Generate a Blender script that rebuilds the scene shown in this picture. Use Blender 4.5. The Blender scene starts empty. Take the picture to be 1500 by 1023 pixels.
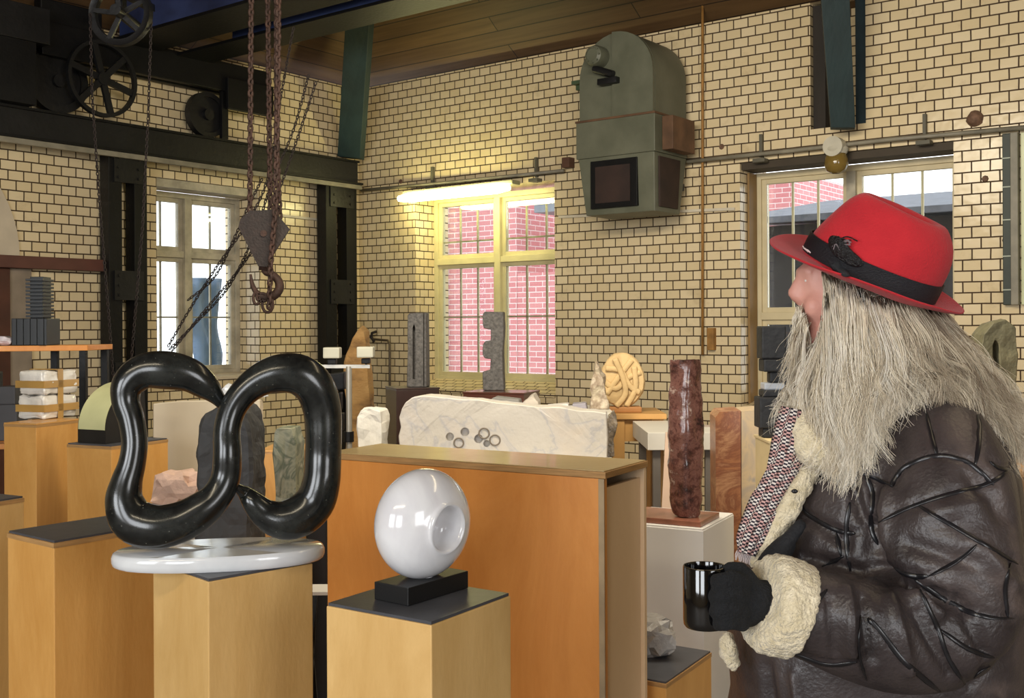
import bpy, bmesh, math, random
import numpy as np
from mathutils import Vector, Matrix, noise
from mathutils.bvhtree import BVHTree

# ------------------------------------------------------------------ camera, world, lights, exposure
F = 1600.0; CX = 750.0; CY = 478.0; EYE = 1.55; ROLL = math.radians(0.3)
scene = bpy.context.scene
COL = scene.collection
cam_data = bpy.data.cameras.new('camera'); cam = bpy.data.objects.new('camera', cam_data); COL.objects.link(cam)
cam_data.sensor_width = 36.0; cam_data.lens = 36.0*F/1500.0
cam_data.shift_y = -(511.5-CY)/1500.0
cam_data.clip_end = 200
cr, sr = math.cos(ROLL), math.sin(ROLL)
cam.matrix_world = Matrix(((cr, sr, 0, 0), (0, 0, -1, 0), (-sr, cr, 0, EYE), (0, 0, 0, 1)))
scene.camera = cam

# the room: the corner seen in the picture, wall_right runs along DR, wall_left along DL
ZC = 11.35
CORNER = Vector(((527-CX)/F*ZC, ZC, 0))
DR = Vector((0.7946, -0.6072, 0)); DL = Vector((-0.6072, -0.7946, 0))
def RM(s, d, h): return CORNER + DR*s + DL*d + Vector((0, 0, h))
def ray(px, py):
    dx, dy = px-CX, py-CY
    u = dx*cr - dy*sr; v = dx*sr + dy*cr
    return Vector((u/F, 1.0, -v/F))
CAM = Vector((0, 0, EYE))
def PZ(px, py, Z): return CAM + ray(px, py)*Z
def PH(px, py, h):
    r = ray(px, py); return CAM + r*((h-EYE)/r.z)
def to_room(p):
    q = p - CORNER; return q.dot(DR), q.dot(DL), p.z
def PR(px, py, d=0.0):            # a point on the plane d metres in front of wall_right -> (s, h)
    r = ray(px, py); s0, d0, _ = to_room(CAM)
    t = (d-d0)/r.dot(DL); p = CAM+r*t; q = to_room(p); return q[0], q[2]
def PL(px, py, s=0.0):            # a point on the plane s metres in front of wall_left -> (d, h)
    r = ray(px, py); s0, d0, _ = to_room(CAM)
    t = (s-s0)/r.dot(DR); p = CAM+r*t; q = to_room(p); return q[1], q[2]

scene.view_settings.view_transform = 'Standard'; scene.view_settings.look = 'None'
scene.view_settings.gamma = 1; scene.view_settings.use_curve_mapping = False
scene.view_settings.exposure = 0.18
w = bpy.data.worlds.new('world'); scene.world = w; w.use_nodes = True
bg = w.node_tree.nodes['Background']; bg.inputs[0].default_value = (0.93, 0.96, 1.0, 1); bg.inputs[1].default_value = 2.6

def area(name, loc, target, sx, sy, power, color):
    l = bpy.data.lights.new(name, 'AREA'); l.shape = 'RECTANGLE'; l.size = sx; l.size_y = sy
    l.energy = power; l.color = color
    o = bpy.data.objects.new(name, l); COL.objects.link(o); o.location = loc
    o.rotation_euler = (Vector(target)-Vector(loc)).to_track_quat('-Z', 'Y').to_euler(); return o
# added unseen lights: assumed window daylight behind the camera, assumed ceiling lamps
area('assumed_daylight_behind_left', RM(6.0, 12.7, 2.2), RM(5.6, 0, 1.0), 2.0, 2.4, 165, (0.92, 0.96, 1.0))
area('assumed_daylight_behind_right', RM(9.0, 12.7, 2.2), RM(7.6, 0, 1.0), 2.0, 2.4, 150, (0.92, 0.96, 1.0))
area('assumed_daylight_side', RM(12.7, 8.5, 2.2), RM(0, 6.2, 1.0), 2.0, 2.4, 110, (0.95, 0.97, 1.0))
area('assumed_ceiling_lamps', RM(7.6, 4.2, 4.3), RM(6.0, 3.2, 0), 0.25, 3.6, 22, (1.0, 0.80, 0.50))  # unseen warm lamp light, assumed from the tone of the walls
area('wall_fill_light', RM(5.6, 4.7, 3.3), RM(3.4, 0, -0.9), 2.6, 0.5, 115, (1.0, 0.90, 0.72))  # added unseen light that brightens the lower right wall
area('assumed_ceiling_lamps', RM(7.2, 10.6, 4.2), RM(6.6, 9.0, 0), 3.2, 0.3, 60, (1.0, 0.86, 0.62))

# ------------------------------------------------------------------ materials
def lin(c):
    return tuple((x/255/12.92 if x/255 <= 0.04045 else ((x/255+0.055)/1.055)**2.4) for x in c)
MATS = {}
def mat(name, rgb, rough=0.6, metal=0.0, var=0.12, scale=6.0, bump=0.0, bscale=40.0, rgb2=None, coat=0.0, spec=0.5,
        stretch=(1, 1, 1), ramp=None, detail=6.0, dist=0.0, sheen=0.0):
    if name in MATS: return MATS[name]
    m = bpy.data.materials.new(name); m.use_nodes = True; nt = m.node_tree; N = nt.nodes; L = nt.links
    b = N['Principled BSDF']
    b.inputs['Roughness'].default_value = rough; b.inputs['Metallic'].default_value = metal
    b.inputs['Coat Weight'].default_value = coat; b.inputs['Coat Roughness'].default_value = 0.08
    b.inputs['Specular IOR Level'].default_value = spec
    b.inputs['Sheen Weight'].default_value = sheen
    tc = N.new('ShaderNodeTexCoord'); mp = N.new('ShaderNodeMapping'); mp.inputs['Scale'].default_value = stretch
    L.new(tc.outputs['Object'], mp.inputs['Vector'])
    nz = N.new('ShaderNodeTexNoise'); nz.inputs['Scale'].default_value = scale; nz.inputs['Detail'].default_value = detail
    nz.inputs['Distortion'].default_value = dist
    if detail > 11: nz.inputs['Roughness'].default_value = 0.74
    L.new(mp.outputs[0], nz.inputs['Vector'])
    c = lin(rgb); c2 = lin(rgb2) if rgb2 else None
    cr_ = N.new('ShaderNodeValToRGB'); e = cr_.color_ramp.elements
    if ramp:
        e[0].position = ramp[0][0]; e[0].color = (*lin(ramp[0][1]), 1)
        e[1].position = ramp[-1][0]; e[1].color = (*lin(ramp[-1][1]), 1)
        for p, q in ramp[1:-1]:
            k = e.new(p); k.color = (*lin(q), 1)
    else:
        if c2 is None:
            a = tuple(x*(1-var) for x in c); d = tuple(min(1, x*(1+var)) for x in c)
        else: a, d = c, c2
        e[0].position = 0.3; e[0].color = (*a, 1); e[1].position = 0.7; e[1].color = (*d, 1)
    L.new(nz.outputs['Fac'], cr_.inputs[0]); L.new(cr_.outputs[0], b.inputs['Base Color'])
    if bump > 0:
        n2 = N.new('ShaderNodeTexNoise'); n2.inputs['Scale'].default_value = bscale; n2.inputs['Detail'].default_value = 5
        L.new(mp.outputs[0], n2.inputs['Vector'])
        bp = N.new('ShaderNodeBump'); bp.inputs['Strength'].default_value = bump; bp.inputs['Distance'].default_value = 0.01
        L.new(n2.outputs['Fac'], bp.inputs['Height']); L.new(bp.outputs[0], b.inputs['Normal'])
    MATS[name] = m; return m

def tile_mat(name, c1, c2, mortar, bw, rh, ms, rough=0.22, off=0.5, bumpd=0.004, dirt=0.35, spec=0.5):
    m = bpy.data.materials.new(name); m.use_nodes = True; nt = m.node_tree; N = nt.nodes; L = nt.links
    b = N['Principled BSDF']; b.inputs['Specular IOR Level'].default_value = spec
    uv = N.new('ShaderNodeUVMap'); br = N.new('ShaderNodeTexBrick')
    br.offset = off; br.inputs['Scale'].default_value = 1.0
    br.inputs['Brick Width'].default_value = bw; br.inputs['Row Height'].default_value = rh
    br.inputs['Mortar Size'].default_value = ms; br.inputs['Mortar Smooth'].default_value = 0.15; br.inputs['Bias'].default_value = -0.2
    br.inputs['Color1'].default_value = (*lin(c1), 1); br.inputs['Color2'].default_value = (*lin(c2), 1)
    br.inputs['Mortar'].default_value = (*lin(mortar), 1)
    wb = N.new('ShaderNodeTexNoise'); wb.inputs['Scale'].default_value = 7; wb.inputs['Detail'].default_value = 2
    L.new(uv.outputs[0], wb.inputs['Vector'])
    vm = N.new('ShaderNodeVectorMath'); vm.operation = 'MULTIPLY_ADD'
    vm.inputs[1].default_value = (0.006, 0.006, 0); L.new(wb.outputs['Color'], vm.inputs[0]); L.new(uv.outputs[0], vm.inputs[2])
    L.new(vm.outputs[0], br.inputs['Vector'])
    # chipped and grimy patches with a shape of their own
    nz = N.new('ShaderNodeTexNoise'); nz.inputs['Scale'].default_value = 3.2; nz.inputs['Detail'].default_value = 9; nz.inputs['Roughness'].default_value = 0.7
    L.new(uv.outputs[0], nz.inputs['Vector'])
    r = N.new('ShaderNodeValToRGB'); r.color_ramp.elements[0].position = 0.30; r.color_ramp.elements[1].position = 0.44
    r.color_ramp.elements[0].color = (0.45, 0.40, 0.34, 1); r.color_ramp.elements[1].color = (1, 1, 1, 1)
    L.new(nz.outputs['Fac'], r.inputs[0])
    mx = N.new('ShaderNodeMix'); mx.data_type = 'RGBA'; mx.blend_type = 'MULTIPLY'; mx.inputs['Factor'].default_value = dirt
    L.new(br.outputs['Color'], mx.inputs['A']); L.new(r.outputs[0], mx.inputs['B']); L.new(mx.outputs['Result'], b.inputs['Base Color'])
    mr = N.new('ShaderNodeMapRange'); mr.inputs['To Min'].default_value = rough; mr.inputs['To Max'].default_value = 0.9
    L.new(br.outputs['Fac'], mr.inputs[0]); L.new(mr.outputs[0], b.inputs['Roughness'])
    # each glazed tile leans a little and has a gentle swell
    n3 = N.new('ShaderNodeTexNoise'); n3.inputs['Scale'].default_value = 14; n3.inputs['Detail'].default_value = 1
    L.new(uv.outputs[0], n3.inputs['Vector'])
    ml = N.new('ShaderNodeMath'); ml.operation = 'MULTIPLY_ADD'; ml.inputs[1].default_value = -1.0
    sc = N.new('ShaderNodeMath'); sc.operation = 'MULTIPLY'; sc.inputs[1].default_value = 0.6
    L.new(n3.outputs['Fac'], sc.inputs[0]); L.new(br.outputs['Fac'], ml.inputs[0]); L.new(sc.outputs[0], ml.inputs[2])
    bp = N.new('ShaderNodeBump'); bp.inputs['Strength'].default_value = 0.8; bp.inputs['Distance'].default_value = bumpd
    L.new(ml.outputs[0], bp.inputs['Height']); L.new(bp.outputs[0], b.inputs['Normal'])
    return m
TILE = tile_mat('cream_glazed_tile', (216, 196, 156), (229, 211, 175), (70, 53, 36), 0.125, 0.077, 0.0052)
REDBRICK = tile_mat('red_facade_brick', (196, 124, 126), (206, 142, 142), (226, 210, 208), 0.25, 0.083, 0.007, rough=0.8, bumpd=0.003, dirt=0.15)

def plank_mat(name, c1, c2, gap, width, axis='y'):
    m = bpy.data.materials.new(name); m.use_nodes = True; nt = m.node_tree; N = nt.nodes; L = nt.links
    b = N['Principled BSDF']; b.inputs['Roughness'].default_value = 0.6
    uv = N.new('ShaderNodeUVMap'); br = N.new('ShaderNodeTexBrick'); br.offset = 0.37
    br.inputs['Scale'].default_value = 1; br.inputs['Brick Width'].default_value = 3.7; br.inputs['Row Height'].default_value = width
    br.inputs['Mortar Size'].default_value = 0.005; br.inputs['Mortar Smooth'].default_value = 0.2
    br.inputs['Color1'].default_value = (*lin(c1), 1); br.inputs['Color2'].default_value = (*lin(c2), 1); br.inputs['Mortar'].default_value = (*lin(gap), 1)
    L.new(uv.outputs[0], br.inputs['Vector'])
    mp = N.new('ShaderNodeMapping'); mp.inputs['Scale'].default_value = (0.6, 9, 1); L.new(uv.outputs[0], mp.inputs[0])
    nz = N.new('ShaderNodeTexNoise'); nz.inputs['Scale'].default_value = 2; nz.inputs['Detail'].default_value = 8; L.new(mp.outputs[0], nz.inputs['Vector'])
    r = N.new('ShaderNodeValToRGB'); r.color_ramp.elements[0].position = 0.25; r.color_ramp.elements[0].color = (0.55, 0.5, 0.45, 1)
    r.color_ramp.elements[1].position = 0.6; r.color_ramp.elements[1].color = (1, 1, 1, 1); L.new(nz.outputs['Fac'], r.inputs[0])
    mx = N.new('ShaderNodeMix'); mx.data_type = 'RGBA'; mx.blend_type = 'MULTIPLY'; mx.inputs['Factor'].default_value = 0.9
    L.new(br.outputs['Color'], mx.inputs['A']); L.new(r.outputs[0], mx.inputs['B']); L.new(mx.outputs['Result'], b.inputs['Base Color'])
    bp = N.new('ShaderNodeBump'); bp.inputs['Distance'].default_value = 0.01; bp.invert = True
    L.new(br.outputs['Fac'], bp.inputs['Height']); L.new(bp.outputs[0], b.inputs['Normal'])
    return m

def glass_mat():
    m = bpy.data.materials.new('window_glass'); m.use_nodes = True; nt = m.node_tree; N = nt.nodes; L = nt.links
    N.remove(N['Principled BSDF']); out = N['Material Output']
    t = N.new('ShaderNodeBsdfTransparent'); t.inputs[0].default_value = (0.93, 0.95, 0.95, 1)
    g = N.new('ShaderNodeBsdfGlossy'); g.inputs['Roughness'].default_value = 0.03
    fr = N.new('ShaderNodeFresnel'); fr.inputs[0].default_value = 1.45
    mx = N.new('ShaderNodeMixShader'); L.new(fr.outputs[0], mx.inputs[0]); L.new(t.outputs[0], mx.inputs[1]); L.new(g.outputs[0], mx.inputs[2])
    L.new(mx.outputs[0], out.inputs[0]); return m
GLASS = glass_mat()

# ------------------------------------------------------------------ mesh helpers
def origin_of(o):
    v = Vector((0, 0, 0))
    while o is not None: v += o.location; o = o.parent
    return v
def obj(name, bm, m, parent=None, smooth=False, auto=None, kind=None, label=None):
    me = bpy.data.meshes.new(name)
    if isinstance(bm, tuple): me.from_pydata([tuple(v) for v in bm[0]], [], bm[1]); me.update()
    else:
        bmesh.ops.recalc_face_normals(bm, faces=bm.faces) if auto != 'keep' else None
        bm.to_mesh(me); bm.free()
    me.materials.append(m)
    if smooth:
        for p in me.polygons: p.use_smooth = True
    o = bpy.data.objects.new(name, me); COL.objects.link(o)
    co = np.empty(len(me.vertices)*3); me.vertices.foreach_get('co', co); co = co.reshape(-1, 3)
    if parent is None:
        lo, hi = co.min(0), co.max(0); org = Vector(((lo[0]+hi[0])/2, (lo[1]+hi[1])/2, lo[2])); o.location = org
    else:
        o.parent = parent; org = origin_of(parent)
    co -= np.array(org); me.vertices.foreach_set('co', co.ravel()); me.update()
    if kind: o['kind'] = kind
    if label: o['label'] = label
    if smooth and auto and auto != 'keep':
        try: me.set_sharp_from_angle(angle=math.radians(auto))
        except Exception: pass
    return o
def thing(name, label, cat, loc, group=None, kind=None):
    o = bpy.data.objects.new(name, None); COL.objects.link(o); o.location = loc; o.empty_display_size = 0.1
    if label: o['label'] = label
    if cat: o['category'] = cat
    if group: o['group'] = group
    if kind: o['kind'] = kind
    return o
def tag(o, label, cat, group=None, kind=None):
    o['label'] = label; o['category'] = cat
    if group: o['group'] = group
    if kind: o['kind'] = kind
    return o
def NB(): return bmesh.new()
def hexa(bm, p, bev=0.0):
    """p: 4 bottom corners then 4 top corners (same order)."""
    vs = [bm.verts.new(q) for q in p]
    fs = [bm.faces.new([vs[i] for i in f]) for f in ((3, 2, 1, 0), (4, 5, 6, 7), (0, 1, 5, 4), (1, 2, 6, 5), (2, 3, 7, 6), (3, 0, 4, 7))]
    if bev > 0:
        es = list({e for f in fs for e in f.edges})
        bmesh.ops.bevel(bm, geom=es, offset=bev, segments=2, profile=0.6, affect='EDGES')
def prismz(bm, pts, z0, z1, bev=0.0):
    hexa(bm, [Vector((p[0], p[1], z0)) for p in pts]+[Vector((p[0], p[1], z1)) for p in pts], bev)
def rbox(bm, s0, s1, d0, d1, h0, h1, bev=0.0):
    hexa(bm, [RM(s0, d0, h0), RM(s1, d0, h0), RM(s1, d1, h0), RM(s0, d1, h0), RM(s0, d0, h1), RM(s1, d0, h1), RM(s1, d1, h1), RM(s0, d1, h1)], bev)
def obox(bm, c, ax, ay, az, bev=0.0):
    """box by centre and three half-axis vectors"""
    c, ax, ay, az = map(Vector, (c, ax, ay, az))
    hexa(bm, [c-ax-ay-az, c+ax-ay-az, c+ax+ay-az, c-ax+ay-az, c-ax-ay+az, c+ax-ay+az, c+ax+ay+az, c-ax+ay+az], bev)
def bar(bm, a, b, w_, t_, up=Vector((0, 0, 1)), bev=0.0):
    a, b = Vector(a), Vector(b); d = (b-a); l = d.length; d = d/l
    x = d.cross(up)
    if x.length < 1e-4: x = d.cross(Vector((1, 0, 0)))
    x.normalize(); y = x.cross(d)
    obox(bm, (a+b)/2, d*l/2, x*w_/2, y*t_/2, bev)
def poly_prism(bm, pts3, vec):
    """extrude a planar outline (3-D points) by vec"""
    a = [bm.verts.new(p) for p in pts3]; b = [bm.verts.new(Vector(p)+Vector(vec)) for p in pts3]
    n = len(a); bm.faces.new(a); bm.faces.new(b[::-1])
    for i in range(n): bm.faces.new([a[i], a[(i+1) % n], b[(i+1) % n], b[i]])
def catmull(pts, n=8, closed=False):
    P = [np.array(p, float) for p in pts]; out = []
    m = len(P)
    rng = range(m) if closed else range(m-1)
    for i in rng:
        if closed: p0, p1, p2, p3 = P[i-1], P[i], P[(i+1) % m], P[(i+2) % m]
        else: p0, p1, p2, p3 = P[max(i-1, 0)], P[i], P[i+1], P[min(i+2, m-1)]
        for k in range(n):
            t = k/n
            out.append(0.5*((2*p1)+(-p0+p2)*t+(2*p0-5*p1+4*p2-p3)*t*t+(-p0+3*p1-3*p2+p3)*t**3))
    if not closed: out.append(P[-1])
    return out
def sweep(bm, pts, rad, seg=12, closed=False, flat=None, cap=True, up=None):
    """tube along pts; rad a number or list; flat: ratio of the second axis"""
    P = [Vector(p[:3]) for p in pts]; n = len(P)
    R = [rad]*n if not hasattr(rad, '__len__') else list(rad)
    rings = []; prev = None
    for i in range(n):
        if closed: t = P[(i+1) % n]-P[i-1]
        else: t = P[min(i+1, n-1)]-P[max(i-1, 0)]
        if t.length < 1e-9: t = Vector((0, 0, 1))
        t.normalize()
        if up is not None: x = Vector(up) - t*Vector(up).dot(t)
        elif prev is None:
            a = Vector((0, 0, 1)) if abs(t.z) < 0.9 else Vector((1, 0, 0)); x = a - t*a.dot(t)
        else: x = prev - t*prev.dot(t)
        x.normalize(); prev = x; y = t.cross(x)
        fl = 1.0 if flat is None else (flat if not hasattr(flat, '__len__') else flat[i])
        rings.append([bm.verts.new(P[i]+x*(R[i]*math.cos(2*math.pi*k/seg))+y*(R[i]*fl*math.sin(2*math.pi*k/seg))) for k in range(seg)])
    m = n if closed else n-1
    for i in range(m):
        a, b = rings[i], rings[(i+1) % n]
        for k in range(seg):
            bm.faces.new([a[k], a[(k+1) % seg], b[(k+1) % seg], b[k]])
    if cap and not closed:
        bm.faces.new(rings[0][::-1]); bm.faces.new(rings[-1])
    return rings
def cyl(bm, a, b, r, seg=16, r2=None):
    return sweep(bm, [a, b], [r, r if r2 is None else r2], seg)
def lathe(bm, prof, c, axis=Vector((0, 0, 1)), seg=32, closed=False, arc=None):
    """prof: (radius, along) pairs"""
    c = Vector(c); ax = Vector(axis).normalized()
    a = Vector((0, 0, 1)) if abs(ax.z) < 0.9 else Vector((1, 0, 0))
    x = (a-ax*a.dot(ax)).normalized(); y = ax.cross(x)
    rings = []
    for r, t in prof:
        if r < 1e-6: rings.append([bm.verts.new(c+ax*t)]*seg)
        else: rings.append([bm.verts.new(c+ax*t+x*(r*math.cos(2*math.pi*k/seg))+y*(r*math.sin(2*math.pi*k/seg))) for k in range(seg)])
    n = len(rings)
    for i in range(n if closed else n-1):
        A, B = rings[i], rings[(i+1) % n]
        for k in range(seg):
            q = [A[k], A[(k+1) % seg], B[(k+1) % seg], B[k]]; q2 = []
            for v in q:
                if v not in q2: q2.append(v)
            if len(q2) > 2: bm.faces.new(q2)
def roughen(bm, amp, freq, seed=0, cuts=0):
    if cuts: bmesh.ops.subdivide_edges(bm, edges=list(bm.edges), cuts=cuts, use_grid_fill=True)
    bm.normal_update(); off = Vector((seed*7.3, seed*3.1, seed*1.7))
    mv = [(v, v.normal*(noise.fractal(v.co*freq+off, 0.8, 2.0, 4)*amp)) for v in bm.verts]
    for v, d in mv: v.co += d
def uvbox(o, fn):
    """planar uv by face normal; fn(world point) -> (s, d, h)"""
    me = o.data; ul = me.uv_layers.new(name='UVMap'); org = origin_of(o)
    for p in me.polygons:
        n = p.normal; a = abs(n.dot(DR)); b = abs(n.dot(DL)); c = abs(n.z)
        for li in p.loop_indices:
            q = to_room(me.vertices[me.loops[li].vertex_index].co+org)
            if c > a and c > b: uv = (q[0], q[1])
            elif a > b: uv = (q[1], q[2])
            else: uv = (q[0], q[2])
            ul.data[li].uv = uv
# ------------------------------------------------------------------ the room shell
WOODCEIL = plank_mat('ceiling_planks', (92, 68, 42), (106, 80, 48), (40, 28, 18), 0.16)
CEMENT = mat('cement_floor', (120, 112, 102), 0.7, var=0.15, scale=1.5, bump=0.2)
PLASTER = mat('plaster', (196, 182, 160), 0.8, var=0.08)
DARKSTEEL = mat('dark_painted_steel', (21, 21, 22), 0.45, var=0.35, scale=5, bump=0.25, bscale=30, spec=0.4)
BLACKSTEEL = mat('black_painted_steel', (12, 12, 13), 0.5, var=0.3, scale=5, bump=0.2, spec=0.3)
TEAL = mat('teal_painted_timber', (34, 52, 54), 0.6, var=0.3, scale=4, bump=0.3, bscale=25, stretch=(1, 1, .3))
GREYPIPE = mat('grey_pipe', (128, 122, 106), 0.5, var=0.25, scale=8)
RUST = mat('rusty_iron', (58, 38, 30), 0.75, var=0.5, scale=14, bump=0.5, bscale=80)
DARKRUST = mat('dark_rusty_iron', (40, 30, 27), 0.7, var=0.5, scale=14, bump=0.5, bscale=80)
BROWNSTEEL = mat('brown_painted_steel', (88, 52, 42), 0.6, var=0.2)
SILL = mat('window_wood', (202, 192, 150), 0.5, var=0.12, scale=5, bump=0.2)
SILLGREY = mat('weathered_window_wood', (176, 168, 148), 0.6, var=0.3, scale=7, bump=0.3)
CREAMWOOD = mat('cream_window_paint', (206, 192, 156), 0.5, var=0.1)
HW = 4.02          # wall head, where the boarded ceiling starts
def wall_with_openings(name, axis, length, ops, reveal=0.34):
    """axis 'R': wall_right (plane d=0, a = s); 'L': wall_left (plane s=0, a = d). ops: (a0, a1, h0, h1, depth)"""
    f = (lambda a, o, h: RM(a, -o, h)) if axis == 'R' else (lambda a, o, h: RM(-o, a, h))
    A = sorted({0.0, length} | {x for o in ops for x in o[:2]}); H = sorted({0.0, HW} | {x for o in ops for x in o[2:4]})
    bm = NB(); C_ = {}
    def V(a, o, h):
        k = (round(a, 4), round(o, 4), round(h, 4))
        if k not in C_: C_[k] = bm.verts.new(f(a, o, h))
        return C_[k]
    for i in range(len(A)-1):
        for j in range(len(H)-1):
            ac, hc = (A[i]+A[i+1])/2, (H[j]+H[j+1])/2
            if any(o[0] < ac < o[1] and o[2] < hc < o[3] for o in ops): continue
            bm.faces.new([V(A[i], 0, H[j]), V(A[i+1], 0, H[j]), V(A[i+1], 0, H[j+1]), V(A[i], 0, H[j+1])])
            T = 0.5
            bm.faces.new([V(A[i], T, H[j]), V(A[i+1], T, H[j]), V(A[i+1], T, H[j+1]), V(A[i], T, H[j+1])])
    bm2 = bm
    for a0, a1, h0, h1, dp in ops:
        for (p, q) in (((a0, h0), (a1, h0)), ((a1, h0), (a1, h1)), ((a1, h1), (a0, h1)), ((a0, h1), (a0, h0))):
            vs = [bm2.verts.new(f(p[0], 0, p[1])), bm2.verts.new(f(q[0], 0, q[1])), bm2.verts.new(f(q[0], 0.5, q[1])), bm2.verts.new(f(p[0], 0.5, p[1]))]
            bm2.faces.new(vs)
    o = obj(name, bm, TILE, kind='structure', auto='keep'); uvbox(o, None); return o
def hR(px, py): return PR(px, py)[1]
# openings measured on the tiled faces
W2a, W2b = PR(609, 500)[0], PR(813, 450)[0]; W2h0, W2h1 = PR(700, 578)[1], PR(700, 275)[1]
W3a, W3b = PR(1085, 500)[0], PR(1397, 300)[0]; W3h0, W3h1 = PR(1100, 603)[1], PR(1240, 222)[1]
W1a, W1b = PL(380, 450)[0], PL(230, 450)[0]; W1h0, W1h1 = PL(330, 556)[1], PL(300, 268)[1]
W4a, W4b = PR(1471, 300)[0], PR(1560, 300)[0]; W4h0, W4h1 = PR(1478, 447)[1], PR(1480, 205)[1]
SL = (PR(1187, 100)[0], PR(1268, 100)[0], PR(1220, 186)[1], HW-0.001)
wall_with_openings('wall_right', 'R', 13.0, [(W2a, W2b, W2h0, W2h1, .3), (W3a, W3b, W3h0, W3h1, .3), (SL[0], SL[1], SL[2], HW, .3)])
wall_with_openings('wall_left', 'L', 13.0, [(W1a, W1b, W1h0, W1h1, .3)])
def simple_wall(name, pts, m):
    bm = NB(); bm.faces.new([bm.verts.new(p) for p in pts]); o = obj(name, bm, m, kind='structure', auto='keep'); uvbox(o, None); return o
simple_wall('wall_near', [RM(0, 13, 0), RM(13, 13, 0), RM(13, 13, 6.2), RM(0, 13, 6.2)], TILE)
simple_wall('wall_far_side', [RM(13, 0, 0), RM(13, 13, 0), RM(13, 13, 6.2), RM(13, 0, 6.2)], TILE)
simple_wall('floor', [RM(-.5, -.5, 0), RM(13, -.5, 0), RM(13, 13, 0), RM(-.5, 13, 0)], CEMENT)
# boarded ceiling: rises from both walls, then runs level
def slab_poly(bm, ul, pts, uvs):
    f = bm.faces.new([bm.verts.new(p) for p in pts])
    for l, u in zip(f.loops, uvs): l[ul].uv = u
bm = NB(); ul = bm.loops.layers.uv.new('UVMap')
RUN, RISE = 3.2, 2.1; sl = math.hypot(RUN, RISE)
slab_poly(bm, ul, [RM(-.4, -.4, HW-.15), RM(13, -.4, HW-.15), RM(13, RUN, HW+RISE), RM(RUN, RUN, HW+RISE)], [(0, 0), (13, 0), (13, sl), (RUN, sl)])
slab_poly(bm, ul, [RM(-.4, -.4, HW-.15), RM(RUN, RUN, HW+RISE), RM(RUN, 13, HW+RISE), RM(-.4, 13, HW-.15)], [(0, 0), (RUN, sl), (13, sl), (13, 0)])
slab_poly(bm, ul, [RM(RUN, RUN, HW+RISE), RM(13, RUN, HW+RISE), RM(13, 13, HW+RISE), RM(RUN, 13, HW+RISE)], [(0, 0), (10, 0), (10, 10), (0, 10)])
obj('ceiling', bm, WOODCEIL, kind='structure', auto='keep')

# windows ------------------------------------------------------------
def window(name, axis, a0, a1, h0, h1, off, mull, trans, m_frame, nbars, hbars, barmat, mull_m=None, label=None):
    f = (lambda a, o, h: RM(a, -o, h)) if axis == 'R' else (lambda a, o, h: RM(-o, a, h))
    def bx(bm, A0, A1, O0, O1, H0, H1, bev=0.003):
        hexa(bm, [f(A0, O0, H0), f(A1, O0, H0), f(A1, O1, H0), f(A0, O1, H0), f(A0, O0, H1), f(A1, O0, H1), f(A1, O1, H1), f(A0, O1, H1)], bev)
    t = thing(name, label, None, f((a0+a1)/2, off, h0), kind='structure')
    g = 0.002; a0 += g; a1 -= g; h0 += g; h1 -= g
    bm = NB(); fw = 0.05
    bx(bm, a0, a0+fw, off, off+.09, h0, h1); bx(bm, a1-fw, a1, off, off+.09, h0, h1)
    bx(bm, a0+fw, a1-fw, off, off+.09, h0, h0+fw); bx(bm, a0+fw, a1-fw, off, off+.09, h1-fw, h1)
    obj('window_frame', bm, m_frame, t)
    mw = 0.035
    bm = NB(); bx(bm, mull-mw, mull+mw, off-.02, off+.10, h0+fw, h1-fw); obj('mullion', bm, mull_m or m_frame, t)
    bm = NB(); bx(bm, a0+fw, mull-mw, off-.01, off+.09, trans-.03, trans+.03); bx(bm, mull+mw, a1-fw, off-.01, off+.09, trans-.03, trans+.03); obj('transom', bm, m_frame, t)
    for (x0, x1) in ((a0+fw, mull-mw), (mull+mw, a1-fw)):
        for (y0, y1, hb) in ((h0+fw, trans-.03, hbars[0]), (trans+.03, h1-fw, hbars[1])):
            bm = NB(); sw = 0.04
            bx(bm, x0, x0+sw, off+.02, off+.07, y0, y1); bx(bm, x1-sw, x1, off+.02, off+.07, y0, y1)
            bx(bm, x0+sw, x1-sw, off+.02, off+.07, y0, y0+sw); bx(bm, x0+sw, x1-sw, off+.02, off+.07, y1-sw, y1)
            s = obj('sash', bm, m_frame, t)
            bm = NB(); bx(bm, x0+sw, x1-sw, off+.04, off+.045, y0+sw, y1-sw, 0); obj('glass_pane', bm, GLASS, s)
            bm = NB(); n = nbars
            for k in range(1, n+1):
                x = x0+sw+(x1-x0-2*sw)*k/(n+1); bx(bm, x-.009, x+.009, off+.046, off+.062, y0+sw, y1-sw, 0)
            for hh in hb: bx(bm, x0+sw, x1-sw, off+.046, off+.060, hh-.008, hh+.008, 0)
            obj('glazing_bar', bm, barmat, s)
    return t
D2 = 0.28
window('window_1', 'L', W1a+.0, W1b, W1h0+.03, PL(300, 288)[1]+.05, D2, PL(274, 400, -D2)[0], PL(300, 375, -D2)[1], SILLGREY, 1,
       ([PL(300, 465, -D2)[1]], []), SILLGREY, label=None)
window('window_2', 'R', W2a, W2b, W2h0+.10, W2h1-.02, D2, PR(730, 400, -D2)[0], PR(730, 380, -D2)[1], SILL, 2,
       ([PR(730, 464, -D2)[1]], [PR(730, 350, -D2)[1]]), SILL)
window('window_3', 'R', W3a, W3b, W3h0+.05, W3h1-.06, D2, PR(1248, 400, -D2)[0], PR(1248, 462, -D2)[1], CREAMWOOD, 2,
       ([], []), CREAMWOOD, mull_m=SILLGREY)
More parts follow.
